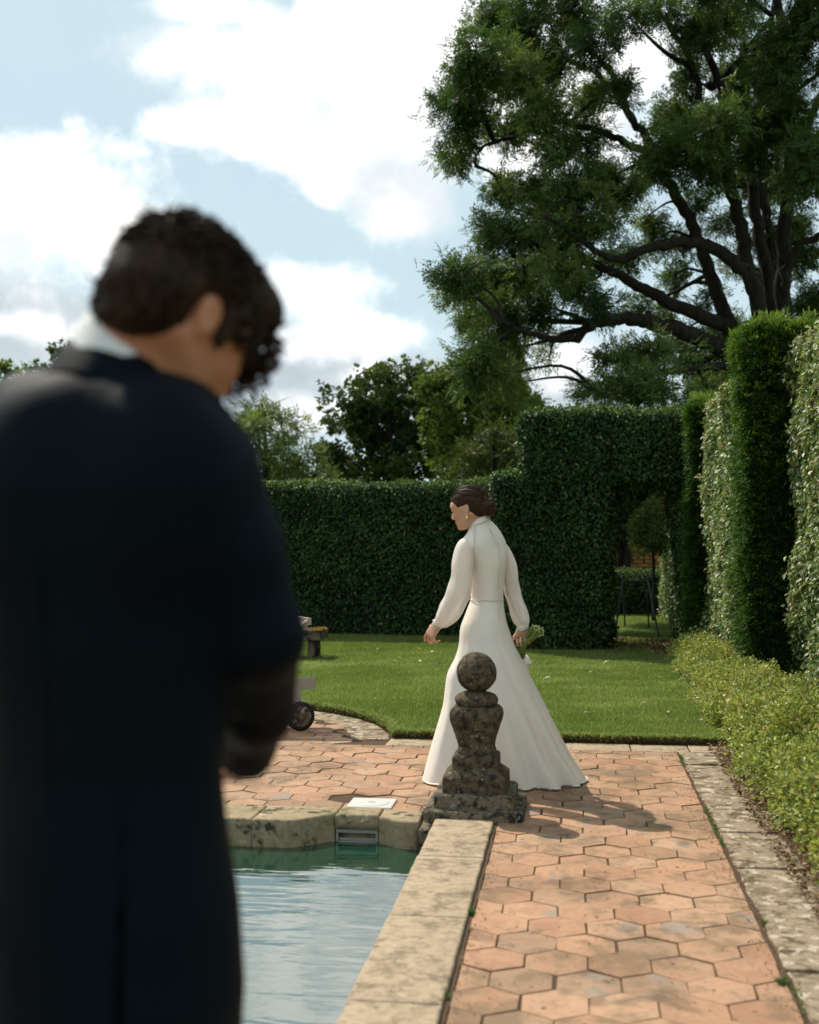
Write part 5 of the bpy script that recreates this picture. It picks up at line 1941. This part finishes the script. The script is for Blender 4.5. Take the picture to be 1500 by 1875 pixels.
# ------------------------------------------------------------------ bride
def bride():
    BZ = 6.95
    foot = gp(915, 1428)
    root = empty('person', (float(foot[0]), float(foot[1]), 0))
    tag(root, 'woman in a long ivory wedding dress walking away across the terrace with bowed head', 'person')
    B = lambda px, py, dz=0.0: at(px, py, BZ + dz)
    fcam = lambda r_, f_, z=0: RT * r_ + FWH * f_ + ZUP * z
    # head pose
    hf = fcam(-.90, .30, -.30)
    A = frame(hf)
    hc = B(857, 929)
    Fd = Field(np.minimum.reduce([foot - [.62, .5, .05], hc - .2]), foot + np.array([.62, .45, 1.80]), 0.0048)
    # torso and legs under the dress
    nb = B(880, 966, 0.0)
    chest, waist, hip = B(886, 1030), B(891, 1098), B(890, 1150)
    ls, rs = B(855, 1009, -.080), B(919, 1010, .08)
    head_field(Fd, hc, A, .985, .97)
    Fd.chain([hc + A @ np.array([-.025, 0, -.045]), nb, B(882, 985)], [.049, .047, .055], .03)
    Fd.ell(chest, (.082, .072, .13), None, .04)
    Fd.chain([chest, waist, hip], [.085, .075, .10], .05)
    Fd.chain([ls, B(884, 996), rs], [.032, .042, .032], .03)
    for q0, q1, q2 in ((B(876, 1160, -.05), B(862, 1290, -.02), B(845, 1418, .02)), (B(905, 1160, .05), B(915, 1290, .08), B(935, 1420, .02))):
        Fd.chain([q0, q1, q2], [.085, .055, .035], .04)
        Fd.ell(q2 + fcam(-.05, .02, -.01), (.11, .05, .035), None, .03)
    # arms
    le, lw_ = B(842, 1083, -.12), B(803, 1142, -.06)
    re, rw = B(936, 1080, .05), B(957, 1150, .01)
    Fd.chain([ls, le, lw_], [.036, .034, .024], .02)
    Fd.chain([rs, re, rw], [.034, .027, .022], .02)
    hand_field(Fd, lw_, unit(lw_ - le) * .6 + fcam(-.45, .05, -.55), fcam(.55, .55, -.25), fcam(-.15, .85, -.3), .95, (20, 32, 42, 50), .11, k=.003)
    hand_field(Fd, rw, fcam(.03, .0, -1), fcam(-.1, -.85, .1), fcam(-.75, .2, 0), .95, (62, 70, 72, 72), .05, 5, k=.003)
    me = Fd.mesh('body')
    body_o = child('body', me, M['skin_f'], root)
    # lash, brow, lips, cheek side
    for y in (1, -1):
        e = hc + A @ (np.array([.0915, .031 * y, -.003]))
        mb = MB().tube([e + A @ np.array([.001, .014 * -y, 0]), e + A @ np.array([.003, 0, -.002]), e + A @ np.array([-.006, .017 * y, .001])], [.0018, .0026, .0018], 5)
        child('eyelash', py_mesh('eyelash', mb.v, mb.f), M['dark'], body_o)
        e = hc + A @ (np.array([.092, .030 * y, .022]))
        mb = MB().tube([e + A @ np.array([.001, .014 * -y, -.001]), e + A @ np.array([.001, 0, .003]), e + A @ np.array([-.010, .018 * y, .001])], [.002, .0032, .0016], 5)
        child('eyebrow', py_mesh('eyebrow', mb.v, mb.f), M['dark'], body_o)
    # hair: smooth cap drawn back into a low bun
    Fh = Field(hc - .24, hc + .24, .0045)
    T = lambda x, y, z: hc + A @ np.array([x, y, z])
    Fh.ell(T(-.016, 0, .030), (.108, .084, .096), A, .02)
    Fh.ell(T(-.045, 0, -.008), (.068, .075, .076), A, .02)
    # keep the face and neck clear
    Fh.ell(T(.135, 0, -.035), (.105, .115, .092), A, .012, 'cut')
    Fh.ell(T(.045, 0, -.110), (.085, .12, .085), A, .015, 'cut')
    Fh.ell(T(.02, .085, -.030), (.035, .03, .046), A, .012, 'cut')
    Fh.ell(T(.02, -.085, -.030), (.035, .03, .046), A, .012, 'cut')
    Fh.ell(T(-.112, 0, -.034), (.047, .058, .054), A, .008)
    for k in range(6):
        a = k * 1.05
        Fh.cap(T(-.122, .050 * math.cos(a), -.036 + .046 * math.sin(a)), T(-.150, .034 * math.cos(a + 1.2), -.036 + .034 * math.sin(a + 1.2)), .015, .012, .005)
    hair_o = child('hair', Fh.mesh('hair'), M['hair_f'], root)
    st = MB()
    r2 = np.random.default_rng(5)
    for k in range(46):
        y = r2.uniform(-.95, .95)
        h0 = r2.uniform(.2, 1)
        p0 = T(.075 * h0, .080 * y * (1 - .3 * h0 * h0), .118 - .03 * h0 * h0 - .055 * y * y)
        p1 = T(-.03, .084 * y, .12 - .075 * y * y - .03 * abs(y))
        p2 = T(-.10, .06 * y, .05 - .04 * abs(y))
        p3 = T(-.14, .035 * y, .0)
        q = spline(np.array([p0, p1, p2, p3]), 6)
        d = (q - hc) @ A
        nrm = np.stack([(d[:, 0] + .016) / .108 ** 2, d[:, 1] / .084 ** 2, (d[:, 2] - .03) / .096 ** 2], 1)
        lev = np.sqrt(((d + [.016, 0, -.03]) ** 2 / np.array([.108, .084, .096]) ** 2).sum(1))[:, None]
        onsurf = (d + [.016, 0, -.03]) / np.maximum(lev, .3) * 1.006 - [.016, 0, -.03]
        m = np.arange(len(q)) < len(q) * .68
        d[m] = onsurf[m]
        q = hc + d @ A.T
        st.tube(q, np.linspace(.0022, .0016, len(q)), 4, False)
    for k in range(9):
        e = r2.normal(0, .012, 3)
        st.tube(spline(np.array([T(-.09, .02, .045), T(-.12, .02 + e[0], .062 + e[1]), T(-.155 + e[2], .01 + e[0] * 2, .062 + e[1] * 2)]), 5), np.linspace(.0022, .0008, 11), 4, False)
    child('hair_strands', py_mesh('hair_strands', st.v, st.f, True), M['hair_f'], hair_o)
    # earring
    er = T(-.004, .086, -.050)
    mb = MB().lathe([(.001, .010), (.006, .008), (.0075, .002), (.005, -.003), (.0045, -.005), (.009, -.010), (.0105, -.017), (.007, -.024), (.001, -.026)], er, 12)
    child('earring', py_mesh('earring', mb.v, mb.f, True), M['gold'], root)

    # dress: bodice and skirt as one piece of cloth
    tab = np.array([  # py, left px, right px, half depth
        (954, 861, 893, .060), (961, 858, 898, .064), (968, 854, 905, .072), (977, 847, 914, .086), (988, 841, 923, .100), (1000, 842, 929, .110), (1015, 849, 930, .113), (1035, 857, 927, .115), (1060, 860, 924, .110),
        (1082, 862, 922, .104), (1098, 862, 922, .102), (1112, 857, 923, .115), (1130, 850, 926, .138), (1150, 843, 931, .155), (1180, 840, 942, .170), (1205, 833, 955, .185), (1232, 820, 969, .200), (1260, 815, 983, .212), (1290, 811, 998, .227), (1320, 803, 1013, .240), (1375, 787, 1041, .262), (1408, 778, 1062, .278), (1428, 773, 1075, .288)])
    q = spline(tab, 5)
    N = 240
    th = np.arange(N) * 2 * math.pi / N
    rings = []
    for py, l, r_, dep in q[::-1]:
        w = np.clip((py - 1105) / 325.0, 0, 1)
        c = B((l + r_) / 2, py)
        a = (r_ - l) / 2 / F_PX * BZ
        fsoft = 0.030 * np.sin(7 * th + 1.1 + .8 * w) + .022 * np.sin(11 * th + 2.0 - 1.1 * w) + .014 * np.sin(19 * th + .5 + 2 * w) + .02 * np.sin(4 * th + 2.2)
        fold = 0.0
        near = (th > math.pi)
        fold = fold - .13 * np.exp(-((th - 4.48 - .22 * w) / .10) ** 2) * min(1, w * 2.6) + .075 * np.exp(-((th - 4.74 - .22 * w) / .13) ** 2) * min(1, w * 2.6)
        for t0_, w0_, a0_ in ((3.75, .10, .04), (4.05, .09, -.05), (5.05, .09, -.085), (5.24, .09, .08), (5.46, .08, -.10), (5.64, .09, .07), (5.84, .06, -.05)):
            fold = fold + a0_ * np.exp(-((th - t0_ + .45 * (1 - w) ** 1.5) / (w0_ * 1.25)) ** 2) * w ** 1.1
        k = 1 + (fold + fsoft * .55) * (w ** .8) * 1.5
        bod = (1 - w) * .006 * np.sin(5 * th + py * .05)
        ex = 2.0
        ct, sn = np.cos(th), np.sin(th)
        tw = 1 - np.clip((py - 1000) / 110.0, 0, 1)      # shoulders lie along the turned body, the skirt does not
        ca, sa = math.cos(.62 * tw), math.sin(.62 * tw)
        e1_, e2_ = RT * ca + FWH * sa, FWH * ca - RT * sa
        b1 = dep * (1 - .12 * tw)
        a1 = math.sqrt(max(a * a - (sa * b1) ** 2, .0004)) / ca
        ring = c + np.outer(ct * a1 * (1 + (k - 1) * (1 - np.abs(ct) ** 3 * .85) + bod), e1_) + np.outer(sn * b1 * (k + bod), e2_)
        tl = 1 - np.clip((py - 962) / 40.0, 0, 1)         # the neckline tips down towards her face
        ring[:, 2] += .42 * tl * ((ring - c) @ RT)
        rad_ = norm_rows((ring - c) * [1, 1, 0])
        soft = wob(ring * [1, 1, .33], 9.0) * .009 * w + wob(ring * [1, 1, .42] + 3, 21.0) * .0035 * w + wob(ring * [.7, .7, 1.5] + 8, 26.0) * .0022 * (1 - w)
        ring = ring + rad_ * (soft * (1 - .8 * np.abs(ct) ** 4))[:, None]
        rings.append(ring)
    rings = np.array(rings)
    # let the hem reach the ground all round and lift a little here and there
    hem = rings[0].copy()
    hem[:, 2] = .012 + .010 * np.sin(5 * th + 1) * (np.sin(5 * th + 1) > 0)
    edge = hem.copy()
    edge[:, :2] = hem[:, :2] - (hem[:, :2] - hem[:, :2].mean(0)) * .03
    edge[:, 2] = np.maximum(.004, hem[:, 2] - .010)
    allr = np.concatenate([edge[None], hem[None], rings])
    allr[..., 2] = np.maximum(allr[..., 2], .004)
    dress = child('dress', loft(allr, 'dress', False, False), M['satin'], root)
    # collar band standing at the nape, waist seam, back placket
    c0 = B(876, 957)
    ring = lambda py, l, r_, dep, off=0: B((l + r_) / 2, py) + np.outer(np.cos(th[::4]) * ((r_ - l) / 2 / F_PX * BZ + off), RT + (.42 * ZUP if py < 970 else 0)) + np.outer(np.sin(th[::4]) * (dep + off), FWH)
    child('collar_band', loft([ring(958, 860, 896, .063, .004), ring(953, 861, 893, .060, .005), ring(949, 862, 891, .058, .004), ring(949, 862, 891, .058, .001), ring(956, 861, 893, .06, .001)], 'collar_band', False), M['satin'], dress)
    wy = ring(1098, 862, 922, .102, .0035)
    mb = MB().tube(np.concatenate([wy, wy[:1]]), [.0022] * (len(wy) + 1), 5, False)
    child('waist_seam', py_mesh('waist_seam', mb.v, mb.f, True), M['lace'], dress)
    pl_pts = []
    for py, l, r_, dep in spline(tab[2:13], 4):
        t0 = 2 * math.pi - R(52)
        a = (r_ - l) / 2 / F_PX * BZ
        pl_pts.append(B((l + r_) / 2, py) + RT * math.cos(t0) * (a + .002) + FWH * math.sin(t0) * (dep + .002))
    pp = np.array(pl_pts)
    mb = MB().tube(pp, [.003] * len(pp), 5, False)
    child('back_placket', py_mesh('back_placket', mb.v, mb.f, True), M['lace'], dress)
    # lace shoulder yoke edging on the near shoulder
    yk = [B(868, 962, -.06), B(869, 985, -.108), B(868, 1003, -.118), B(866, 1030, -.12), B(867, 1055, -.115)]
    mb = MB().tube(spline(np.array(yk), 4), [.0035] * 17, 5, False)
    child('armhole_seam', py_mesh('armhole_seam', mb.v, mb.f, True), M['lace'], dress)

    # full sleeves gathered into cuffs
    def sleeve(name, pts, rad, cuff_c, cuff_dir, cuff_r):
        q = spline(np.column_stack([pts, rad]), 7)
        n = 48
        t2 = np.arange(n) * 2 * math.pi / n
        P = q[:, :3]
        Tn = np.gradient(P, axis=0)
        Tn = norm_rows(Tn)
        a = unit(np.cross(Tn[0], FWH))
        rs_ = []
        for i in range(len(P)):
            a = unit(a - Tn[i] * (a @ Tn[i]))
            b_ = np.cross(Tn[i], a)
            f = i / (len(P) - 1)
            wr = 1 + .07 * np.sin(3 * t2 + 5 * f) * (0.3 + f) + .05 * np.sin(7 * t2 + 9 * f) * f + .04 * np.sin(2 * t2 + 26 * f) * np.sin(math.pi * f) + .05 * np.sin(14 * t2 + 1) * max(0, f - .75) * 3
            rs_.append(P[i] + (np.outer(np.cos(t2), a) + np.outer(np.sin(t2), b_)) * (q[i, 3] * wr)[:, None])
        o = child(name, loft(np.array(rs_), name, False), M['chiffon'], root)
        d = unit(cuff_dir)
        a = unit(np.cross(d, [.3, .2, .9]))
        b_ = np.cross(d, a)
        rc = []
        for s_, rr in ((-.018, cuff_r), (-.012, cuff_r + .004), (.012, cuff_r + .003), (.018, cuff_r), (.018, cuff_r - .003)):
            rc.append(cuff_c + d * s_ + (np.outer(np.cos(t2), a) + np.outer(np.sin(t2), b_)) * rr)
        cf = child('cuff', loft(np.array(rc), 'cuff', False), M['lace'], o)
        for k in range(14):
            t_ = k * 2 * math.pi / 14
            p = cuff_c + (a * math.cos(t_) + b_ * math.sin(t_)) * (cuff_r + .005)
            mb = MB().lathe([(.001, -.005), (.0045, -.003), (.0055, 0), (.0045, .003), (.001, .005)], p, 8)
            child('pearl_bead', py_mesh('pearl_bead', mb.v, mb.f, True), M['pearl'], cf)

    sleeve('sleeve', np.array([B(860, 991, -.05), B(850, 1003, -.09), B(847, 1030, -.125), B(845, 1062, -.13), B(838, 1092, -.13), B(826, 1118, -.11), B(813, 1133, -.09), B(805, 1140, -.065)]),
           [.026, .050, .060, .064, .069, .067, .050, .030], lw_, lw_ - le, .029)
    sleeve('sleeve', np.array([B(914, 998, .04), B(921, 1008, .065), B(931, 1035, .07), B(935, 1065, .06), B(941, 1092, .045), B(950, 1118, .03), B(956, 1138, .015), B(957, 1147, .01)]),
           [.022, .040, .046, .048, .046, .050, .046, .030], rw, rw - re, .029)
    for o in [x for x in COL.objects if x.parent == root and x.name.startswith('sleeve')]:
        pass
    return rw


RW = bride()


def bouquet():
    BZ = 6.96
    g0 = at(958, 1180, BZ - .035)
    root = empty('bouquet', tuple(g0))
    tag(root, 'bunch of green flower stems with white blooms held downwards by the bride', 'bouquet')
    r2 = np.random.default_rng(11)
    for k in range(30):
        ex, ey = r2.uniform(0, 1), r2.uniform(0, 1)
        tip = at(974 + 23 * ex, 1143 + 5 * ex + 17 * ey * (.4 + .6 * ex), BZ - .06 + r2.uniform(-.05, .05))
        lo = g0 + r2.normal(0, .010, 3) + FWH * r2.normal(0, .006)
        down = at(953 - 6 * ex + 10 * ey, 1206, BZ + .03 + r2.normal(0, .015))
        q = spline(np.array([tip, (tip + lo) / 2 + r2.normal(0, .004, 3), lo, down]), 4)
        mb = MB().tube(q, np.full(len(q), .0036), 6)
        o = child('stem', py_mesh('stem', mb.v, mb.f, True), M['stem'], root)
        d = unit(tip - lo)
        mb = MB().tube([tip - d * .002, tip + d * .0035], [.0041, .0039], 6)
        child('cut_end', py_mesh('cut_end', mb.v, mb.f), M['stem_end'], o)
    for k in range(7):                # trumpet blooms hanging below the hand, half hidden by the skirt
        c = at(959 + r2.uniform(-9, 8), 1200 + r2.uniform(-3, 14), BZ + .05 + r2.uniform(-.02, .05))
        n = 14
        t = np.arange(n) * 2 * math.pi / n
        ax = unit(np.array([r2.normal(0, .25), r2.normal(0, .25), -1]))
        a = unit(np.cross(ax, [1, .2, 0]))
        b_ = np.cross(ax, a)
        rr = []
        for s_, w in ((0, .004), (.02, .012), (.045, .017), (.062, .016)):
            rr.append(c + ax * s_ + (np.outer(np.cos(t), a) + np.outer(np.sin(t), b_)) * (w * (1 + .15 * np.cos(t)))[:, None])
        child('bloom', loft(np.array(rr), 'bloom', False), M['petal'], root)


bouquet()


# ------------------------------------------------------------------ groom, close to the camera and out of focus
def groom():
    GZ = 1.50
    B = lambda px, py, dz=0.0: at(px, py, GZ + dz)
    fcam = lambda r_, f_, z=0: RT * r_ + FWH * f_ + ZUP * z
    foot = B(200, 980)
    foot[2] = 0
    root = empty('person', tuple(foot))
    tag(root, 'dark-haired man in a dark tailcoat seen from behind with his head bowed, out of focus', 'person')
    hf = fcam(.60, .58, -.58)
    A = frame(hf)
    hc = B(336, 588, .02)
    HS = .93
    # body: head, neck, hands
    rwr, rel, rsh = B(452, 1375, .15), B(474, 1165, -.02), B(354, 858, -.05)
    lsh = B(-60, 838, .09)
    lel, lwr = B(-150, 1150, .12), B(60, 1330, .36)
    lo = np.minimum.reduce([hc - .18, rwr - .16, lwr - .16, foot + [-.3, -.2, .9]])
    hi = np.maximum.reduce([hc + .18, rwr + .16, lwr + .16, foot + [.2, .2, 1.2]])
    Fd = Field(lo, hi, .0052)
    head_field(Fd, hc, A, HS, 1.0)
    nk = B(212, 715, .0)
    Fd.chain([hc + A @ np.array([-.045, 0, -.035]), B(250, 630, .0), nk], [.050, .052, .054], .025)
    Fd.ell(B(195, 930), (.13, .08, .11), None, .05)
    Fd.chain([rsh, rel, rwr], [.045, .040, .028], .02)
    Fd.chain([lsh, lel, lwr], [.045, .040, .028], .02)
    Fd.chain([nk, B(197, 840), B(190, 1300)], [.060, .07, .08], .05)
    Fd.chain([lsh, B(200, 850), rsh], [.04, .05, .04], .04)
    hand_field(Fd, rwr, fcam(-.25, .9, -.18), fcam(-.9, .3, 0), fcam(.0, .8, .5), 1.05, (22, 28, 30, 34), .03)
    hand_field(Fd, lwr, fcam(.5, .5, -.5), fcam(.3, -.3, -.6), fcam(.2, .8, .5), 1.05, (30, 35, 40, 45), .03)
    body_o = child('body', Fd.mesh('body'), M['skin_m'], root)
    T = lambda x, y, z: hc + A @ (np.array([x, y, z]) * HS)
    for y in (1, -1):
        e = T(.0925, .031 * y, -.002)
        mb = MB().tube([e + A @ np.array([0, .014 * -y, 0]), e + A @ np.array([.003, 0, -.002]), e + A @ np.array([-.006, .017 * y, .001])], [.002, .003, .002], 5)
        child('eyelash', py_mesh('eyelash', mb.v, mb.f), M['dark'], body_o)
        e = T(.093, .030 * y, .022)
        mb = MB().tube([e + A @ np.array([0, .014 * -y, -.001]), e + A @ np.array([.001, 0, .003]), e + A @ np.array([-.010, .018 * y, .001])], [.003, .0045, .002], 5)
        child('eyebrow', py_mesh('eyebrow', mb.v, mb.f), M['dark'], body_o)
    # hair: short at the nape, full on top, curls over the brow
    Fh = Field(hc - .26, hc + .26, .0055)
    Fh.ell(T(-.018, 0, .036), HS * .95 * np.array([.118, .092, .106]), A, .02)
    Fh.ell(T(-.055, 0, -.015), HS * .95 * np.array([.068, .082, .085]), A, .03)
    Fh.ell(T(.060, 0, .080), HS * .95 * np.array([.065, .075, .050]), A, .03)
    Fh.ell(T(.150, 0, -.040), HS * .95 * np.array([.105, .13, .095]), A, .01, 'cut')
    Fh.ell(T(.035, 0, -.120), HS * .95 * np.array([.105, .14, .092]), A, .01, 'cut')
    for y in (1, -1):
        Fh.ell(T(-.008, .088 * y, -.018), HS * .95 * np.array([.030, .026, .042]), A, .008, 'cut')
        Fh.cap(T(.030, .072 * y, .030), T(.030, .072 * y, -.030), .012, .007, .012)
    hair_o = child('hair', Fh.mesh('hair'), M['hair_m'], root)
    cu = MB()
    r2 = np.random.default_rng(21)
    nc = 0
    while nc < 300:
        v = norm_rows(r2.normal(size=(1, 3)))[0]
        if v[2] < -.05 or v[0] < .30 + .25 * r2.random():
            continue
        front = v[0] > .45
        rr_ = np.array([.122, .096, .108]) * .93
        p = T(*(np.array([-.014, 0, .038]) + v * rr_ * r2.uniform(.86, .97)))
        if v[0] > .5 and v[2] < .45:
            p = p + A @ np.array([r2.uniform(-.005, .012), 0, r2.uniform(-.035, .0)])
        ax = A @ unit(np.array([.5, r2.normal(0, .5), -.4]) + r2.normal(0, .4, 3))
        a = unit(np.cross(ax, r2.normal(size=3)))
        b_ = np.cross(ax, a)
        L = r2.uniform(.02, .045)
        R0 = r2.uniform(.006, .012)
        t = np.linspace(0, 1, 13)
        turns = r2.uniform(1.0, 1.8) * 2 * math.pi
        q = p + np.outer(t * L - L / 2, ax) + np.outer(np.cos(t * turns) * R0, a) + np.outer(np.sin(t * turns) * R0, b_)
        cu.tube(q, np.linspace(.0040, .0022, 13), 4)
        nc += 1
    for k in range(3200):             # short strands all over, lying with the growth
        v = norm_rows(r2.normal(size=(1, 3)))[0]
        c_, rr_ = np.array([-.018, 0, .036]), np.array([.118, .092, .106]) * .95
        if v[0] > .55 and v[2] < .1 or v[2] < -.75:
            continue
        if v[2] < .0:
            c_, rr_ = np.array([-.040, 0, .0]), np.array([.080, .084, .090])
            if v[0] > -.1:
                continue
        p = c_ + v * rr_ * r2.uniform(.97, 1.01)
        d = unit(np.array([.9, 0, -.2]) * (1 if v[2] > .1 else -.25) + np.array([0, 0, -.8]) * (1 - v[2]) + r2.normal(0, .35, 3))
        d = unit(d - v * (d @ v) * .9 + v * r2.uniform(.05, .35))
        L = r2.uniform(.014, .030)
        cu.tube([T(*p), T(*(p + d * L * .55 + v * .002)), T(*(p + d * L))], [.0022, .0018, .0006], 3)
    # loose curls hanging off the forehead
    for k in range(60):
        p = T(r2.uniform(.085, .128), r2.uniform(-.06, .055), r2.uniform(.015, .075))
        ax = A @ unit(np.array([.35, r2.normal(0, .25), -.8]))
        a = unit(np.cross(ax, r2.normal(size=3)))
        b_ = np.cross(ax, a)
        L = r2.uniform(.035, .065)
        R0 = r2.uniform(.006, .011)
        t = np.linspace(0, 1, 15)
        turns = r2.uniform(1.2, 2.2) * 2 * math.pi
        q = p + np.outer(t * L, ax) + np.outer(np.cos(t * turns) * R0, a) + np.outer(np.sin(t * turns) * R0, b_)
        cu.tube(q, np.linspace(.0035, .0018, 15), 4)
    child('curls', py_mesh('curls', cu.v, cu.f, True), M['hair_m'], hair_o)

    # tailcoat
    tab = np.array([   # py, centre px, half width m, half depth m
        (676, 206, .056, .064), (688, 205, .072, .076), (702, 204, .095, .086), (725, 197, .125, .098), (760, 190, .150, .112), (810, 186, .172, .126), (900, 184, .188, .138), (1000, 186, .184, .138), (1100, 188, .174, .134), (1200, 190, .164, .130), (1300, 192, .154, .126), (1400, 193, .150, .124), (1500, 196, .154, .132), (1600, 200, .160, .142), (1700, 203, .164, .150), (1800, 205, .168, .155), (1900, 204, .168, .158), (2200, 200, .165, .16), (2420, 196, .16, .16)])
    cs = np.array([B(c_, y_) for y_, c_, _, _ in tab])
    zz = cs[:, 2][::-1]
    cxs, cys, aw, bd = cs[::-1, 0], cs[::-1, 1], tab[::-1, 2], tab[::-1, 3]
    Rm = frame(fcam(.28, .96, 0))             # the body faces away, a little to the right
    fw_, lf_ = Rm[:, 0], Rm[:, 1]
    zlo, zhi = zz[0], zz[-1]

    def column(P):
        z = np.clip(P[..., 2], zlo, zhi)
        cx, cy = np.interp(z, zz, cxs), np.interp(z, zz, cys)
        a, b_ = np.interp(z, zz, aw), np.interp(z, zz, bd)
        dx, dy = P[..., 0] - cx, P[..., 1] - cy
        u_ = (dx * lf_[0] + dy * lf_[1]) / a
        v_ = (dx * fw_[0] + dy * fw_[1]) / b_
        d = (np.sqrt(u_ * u_ + v_ * v_) - 1) * np.minimum(a, b_)
        return np.maximum(d, np.maximum(P[..., 2] - zhi, zlo - P[..., 2]))

    lo = np.array([min(cxs) - .36, min(cys) - .24, zlo - .02])
    hi = np.array([max(cxs) + .36, max(cys) + .50, zhi + .04])
    lo = np.minimum(lo, np.minimum(lel, rsh) - .12)
    hi = np.maximum(hi, np.maximum(rel, rwr) + .12)
    Fc_ = Field(lo, hi, .0068)
    Fc_.put(lo, hi, column, .02)
    # shoulders and shoulder blades
    Fc_.chain([B(238, 738, .0), B(306, 790, -.02), rsh], [.056, .060, .070], .04)
    Fc_.chain([B(172, 738, .02), B(60, 776, .05), lsh], [.056, .060, .070], .04)
    Fc_.ell(B(300, 900, -.10), (.075, .05, .11), None, .06)
    Fc_.ell(B(80, 900, -.06), (.075, .05, .11), None, .06)
    # sleeves with a bent elbow and folds
    Fc_.chain([rsh, (rsh * .5 + rel * .5) + RT * .004, rel, rel * .4 + rwr * .6 + RT * .006, rwr], [.070, .064, .057, .049, .041], .018)
    Fc_.chain([lsh, (lsh + lel) / 2, lel, lwr], [.078, .066, .058, .042], .018)
    sl_, P_ = Fc_._sub(lo, hi)
    Fc_.g += (wob(P_.reshape(-1, 3) * [1, 1, 1.7], 17.0).reshape(P_.shape[:3]) * .0022 + wob(P_.reshape(-1, 3) * [1.2, 1.2, .5] + 4, 24.0).reshape(P_.shape[:3]) * .0016).astype(np.float32)
    Fc_.cap(rwr + unit(rwr - rel) * .004, rwr + unit(rwr - rel) * .12, .034, .036, .004, 'cut')
    Fc_.cap(lwr + unit(lwr - lel) * .004, lwr + unit(lwr - lel) * .12, .034, .036, .004, 'cut')
    # neck opening and back vent
    v0, v1 = B(212, 1480, -.16), B(196, 2420, -.17)
    Fc_.put(np.minimum(v0, v1) - .12, np.maximum(v0, v1) + .12, lambda P: np.maximum(np.abs((P - v0) @ RT + (P[..., 2] - v0[2]) * -.006) - .0034, np.abs((P - v0) @ FWH) - .045) + np.maximum(P[..., 2] - v0[2], 0), .006, 'cut')
    coat = child('tailcoat', Fc_.mesh('tailcoat'), M['coat'], root)
    # centre back seam
    sm = [B(205 + 2 * math.sin(i), y_, 0) for i, y_ in enumerate(range(740, 1480, 60))]
    pts = []
    for s_ in sm:
        z = s_[2]
        cx, cy, b_ = np.interp(z, zz, cxs), np.interp(z, zz, cys), np.interp(z, zz, bd)
        pts.append(np.array([cx, cy, z]) - fw_ * (b_ + .001))
    mb = MB().tube(pts, [.0022] * len(pts), 5, False)
    child('back_seam', py_mesh('back_seam', mb.v, mb.f, True), M['coat'], coat)
    # coat collar and shirt collar: bands round the neck, tipped forward
    n = 56
    th = np.arange(n) * 2 * math.pi / n
    ax = unit(fcam(.26, .36, .90))
    e1 = unit(np.cross(ax, FWH))
    e2 = np.cross(ax, e1)

    def band(name, c, r0, h, flare, mat, par, thick=.006, gap=0.0):
        rr = []
        for s_, d in ((0, flare), (h * .6, flare * .4), (h, 0.0), (h + .004, thick * .5), (h, thick), (h * .5, flare * .5 + thick), (-.004, flare + thick)):
            a = np.outer(np.cos(th) * (r0 + d), e1) + np.outer(np.sin(th) * (r0 + d) * 1.04, e2)
            rr.append(c + ax * s_ + a)
        return child(name, loft(np.array(rr), name, False), mat, par)

    band('shirt_collar', B(218, 692, .0), .063, .054, .004, M['collar'], root)
    band('coat_collar', B(206, 748, .0), .074, .050, .010, M['coat'], coat, .009)
    # trousers and shoes, below the picture
    Ft = Field(foot + [-.35, -.3, -.01], foot + [.35, .35, 1.02], .009)
    for s_ in (-1, 1):
        hp = foot - lf_ * .065 * s_ + ZUP * .90
        kn = foot - lf_ * .085 * s_ + fw_ * .03 + ZUP * .50
        an = foot - lf_ * .11 * s_ + ZUP * .09
        Ft.chain([hp, kn, an], [.082, .070, .060], .03)
    Ft.chain([foot + ZUP * .92 - lf_ * .05, foot + ZUP * .92 + lf_ * .05], [.088, .088], .03)
    child('trousers', Ft.mesh('trousers'), M['trouser'], root)
    for s_ in (-1, 1):
        Fs = Field(foot - lf_ * .11 * s_ + [-.28, -.28, -.02], foot - lf_ * .11 * s_ + [.28, .35, .16], .006)
        an = foot - lf_ * .11 * s_
        Fs.chain([an + ZUP * .045 - fw_ * .05, an + ZUP * .042 + fw_ * .10, an + ZUP * .034 + fw_ * .20], [.045, .046, .034], .03)
        Fs.cap(an + ZUP * .05, an + ZUP * .12, .045, .045, .03)
        child('shoe', Fs.mesh('shoe'), M['shoe'], root)


groom()
print('tris', sum(len(m.polygons) for m in bpy.data.meshes))
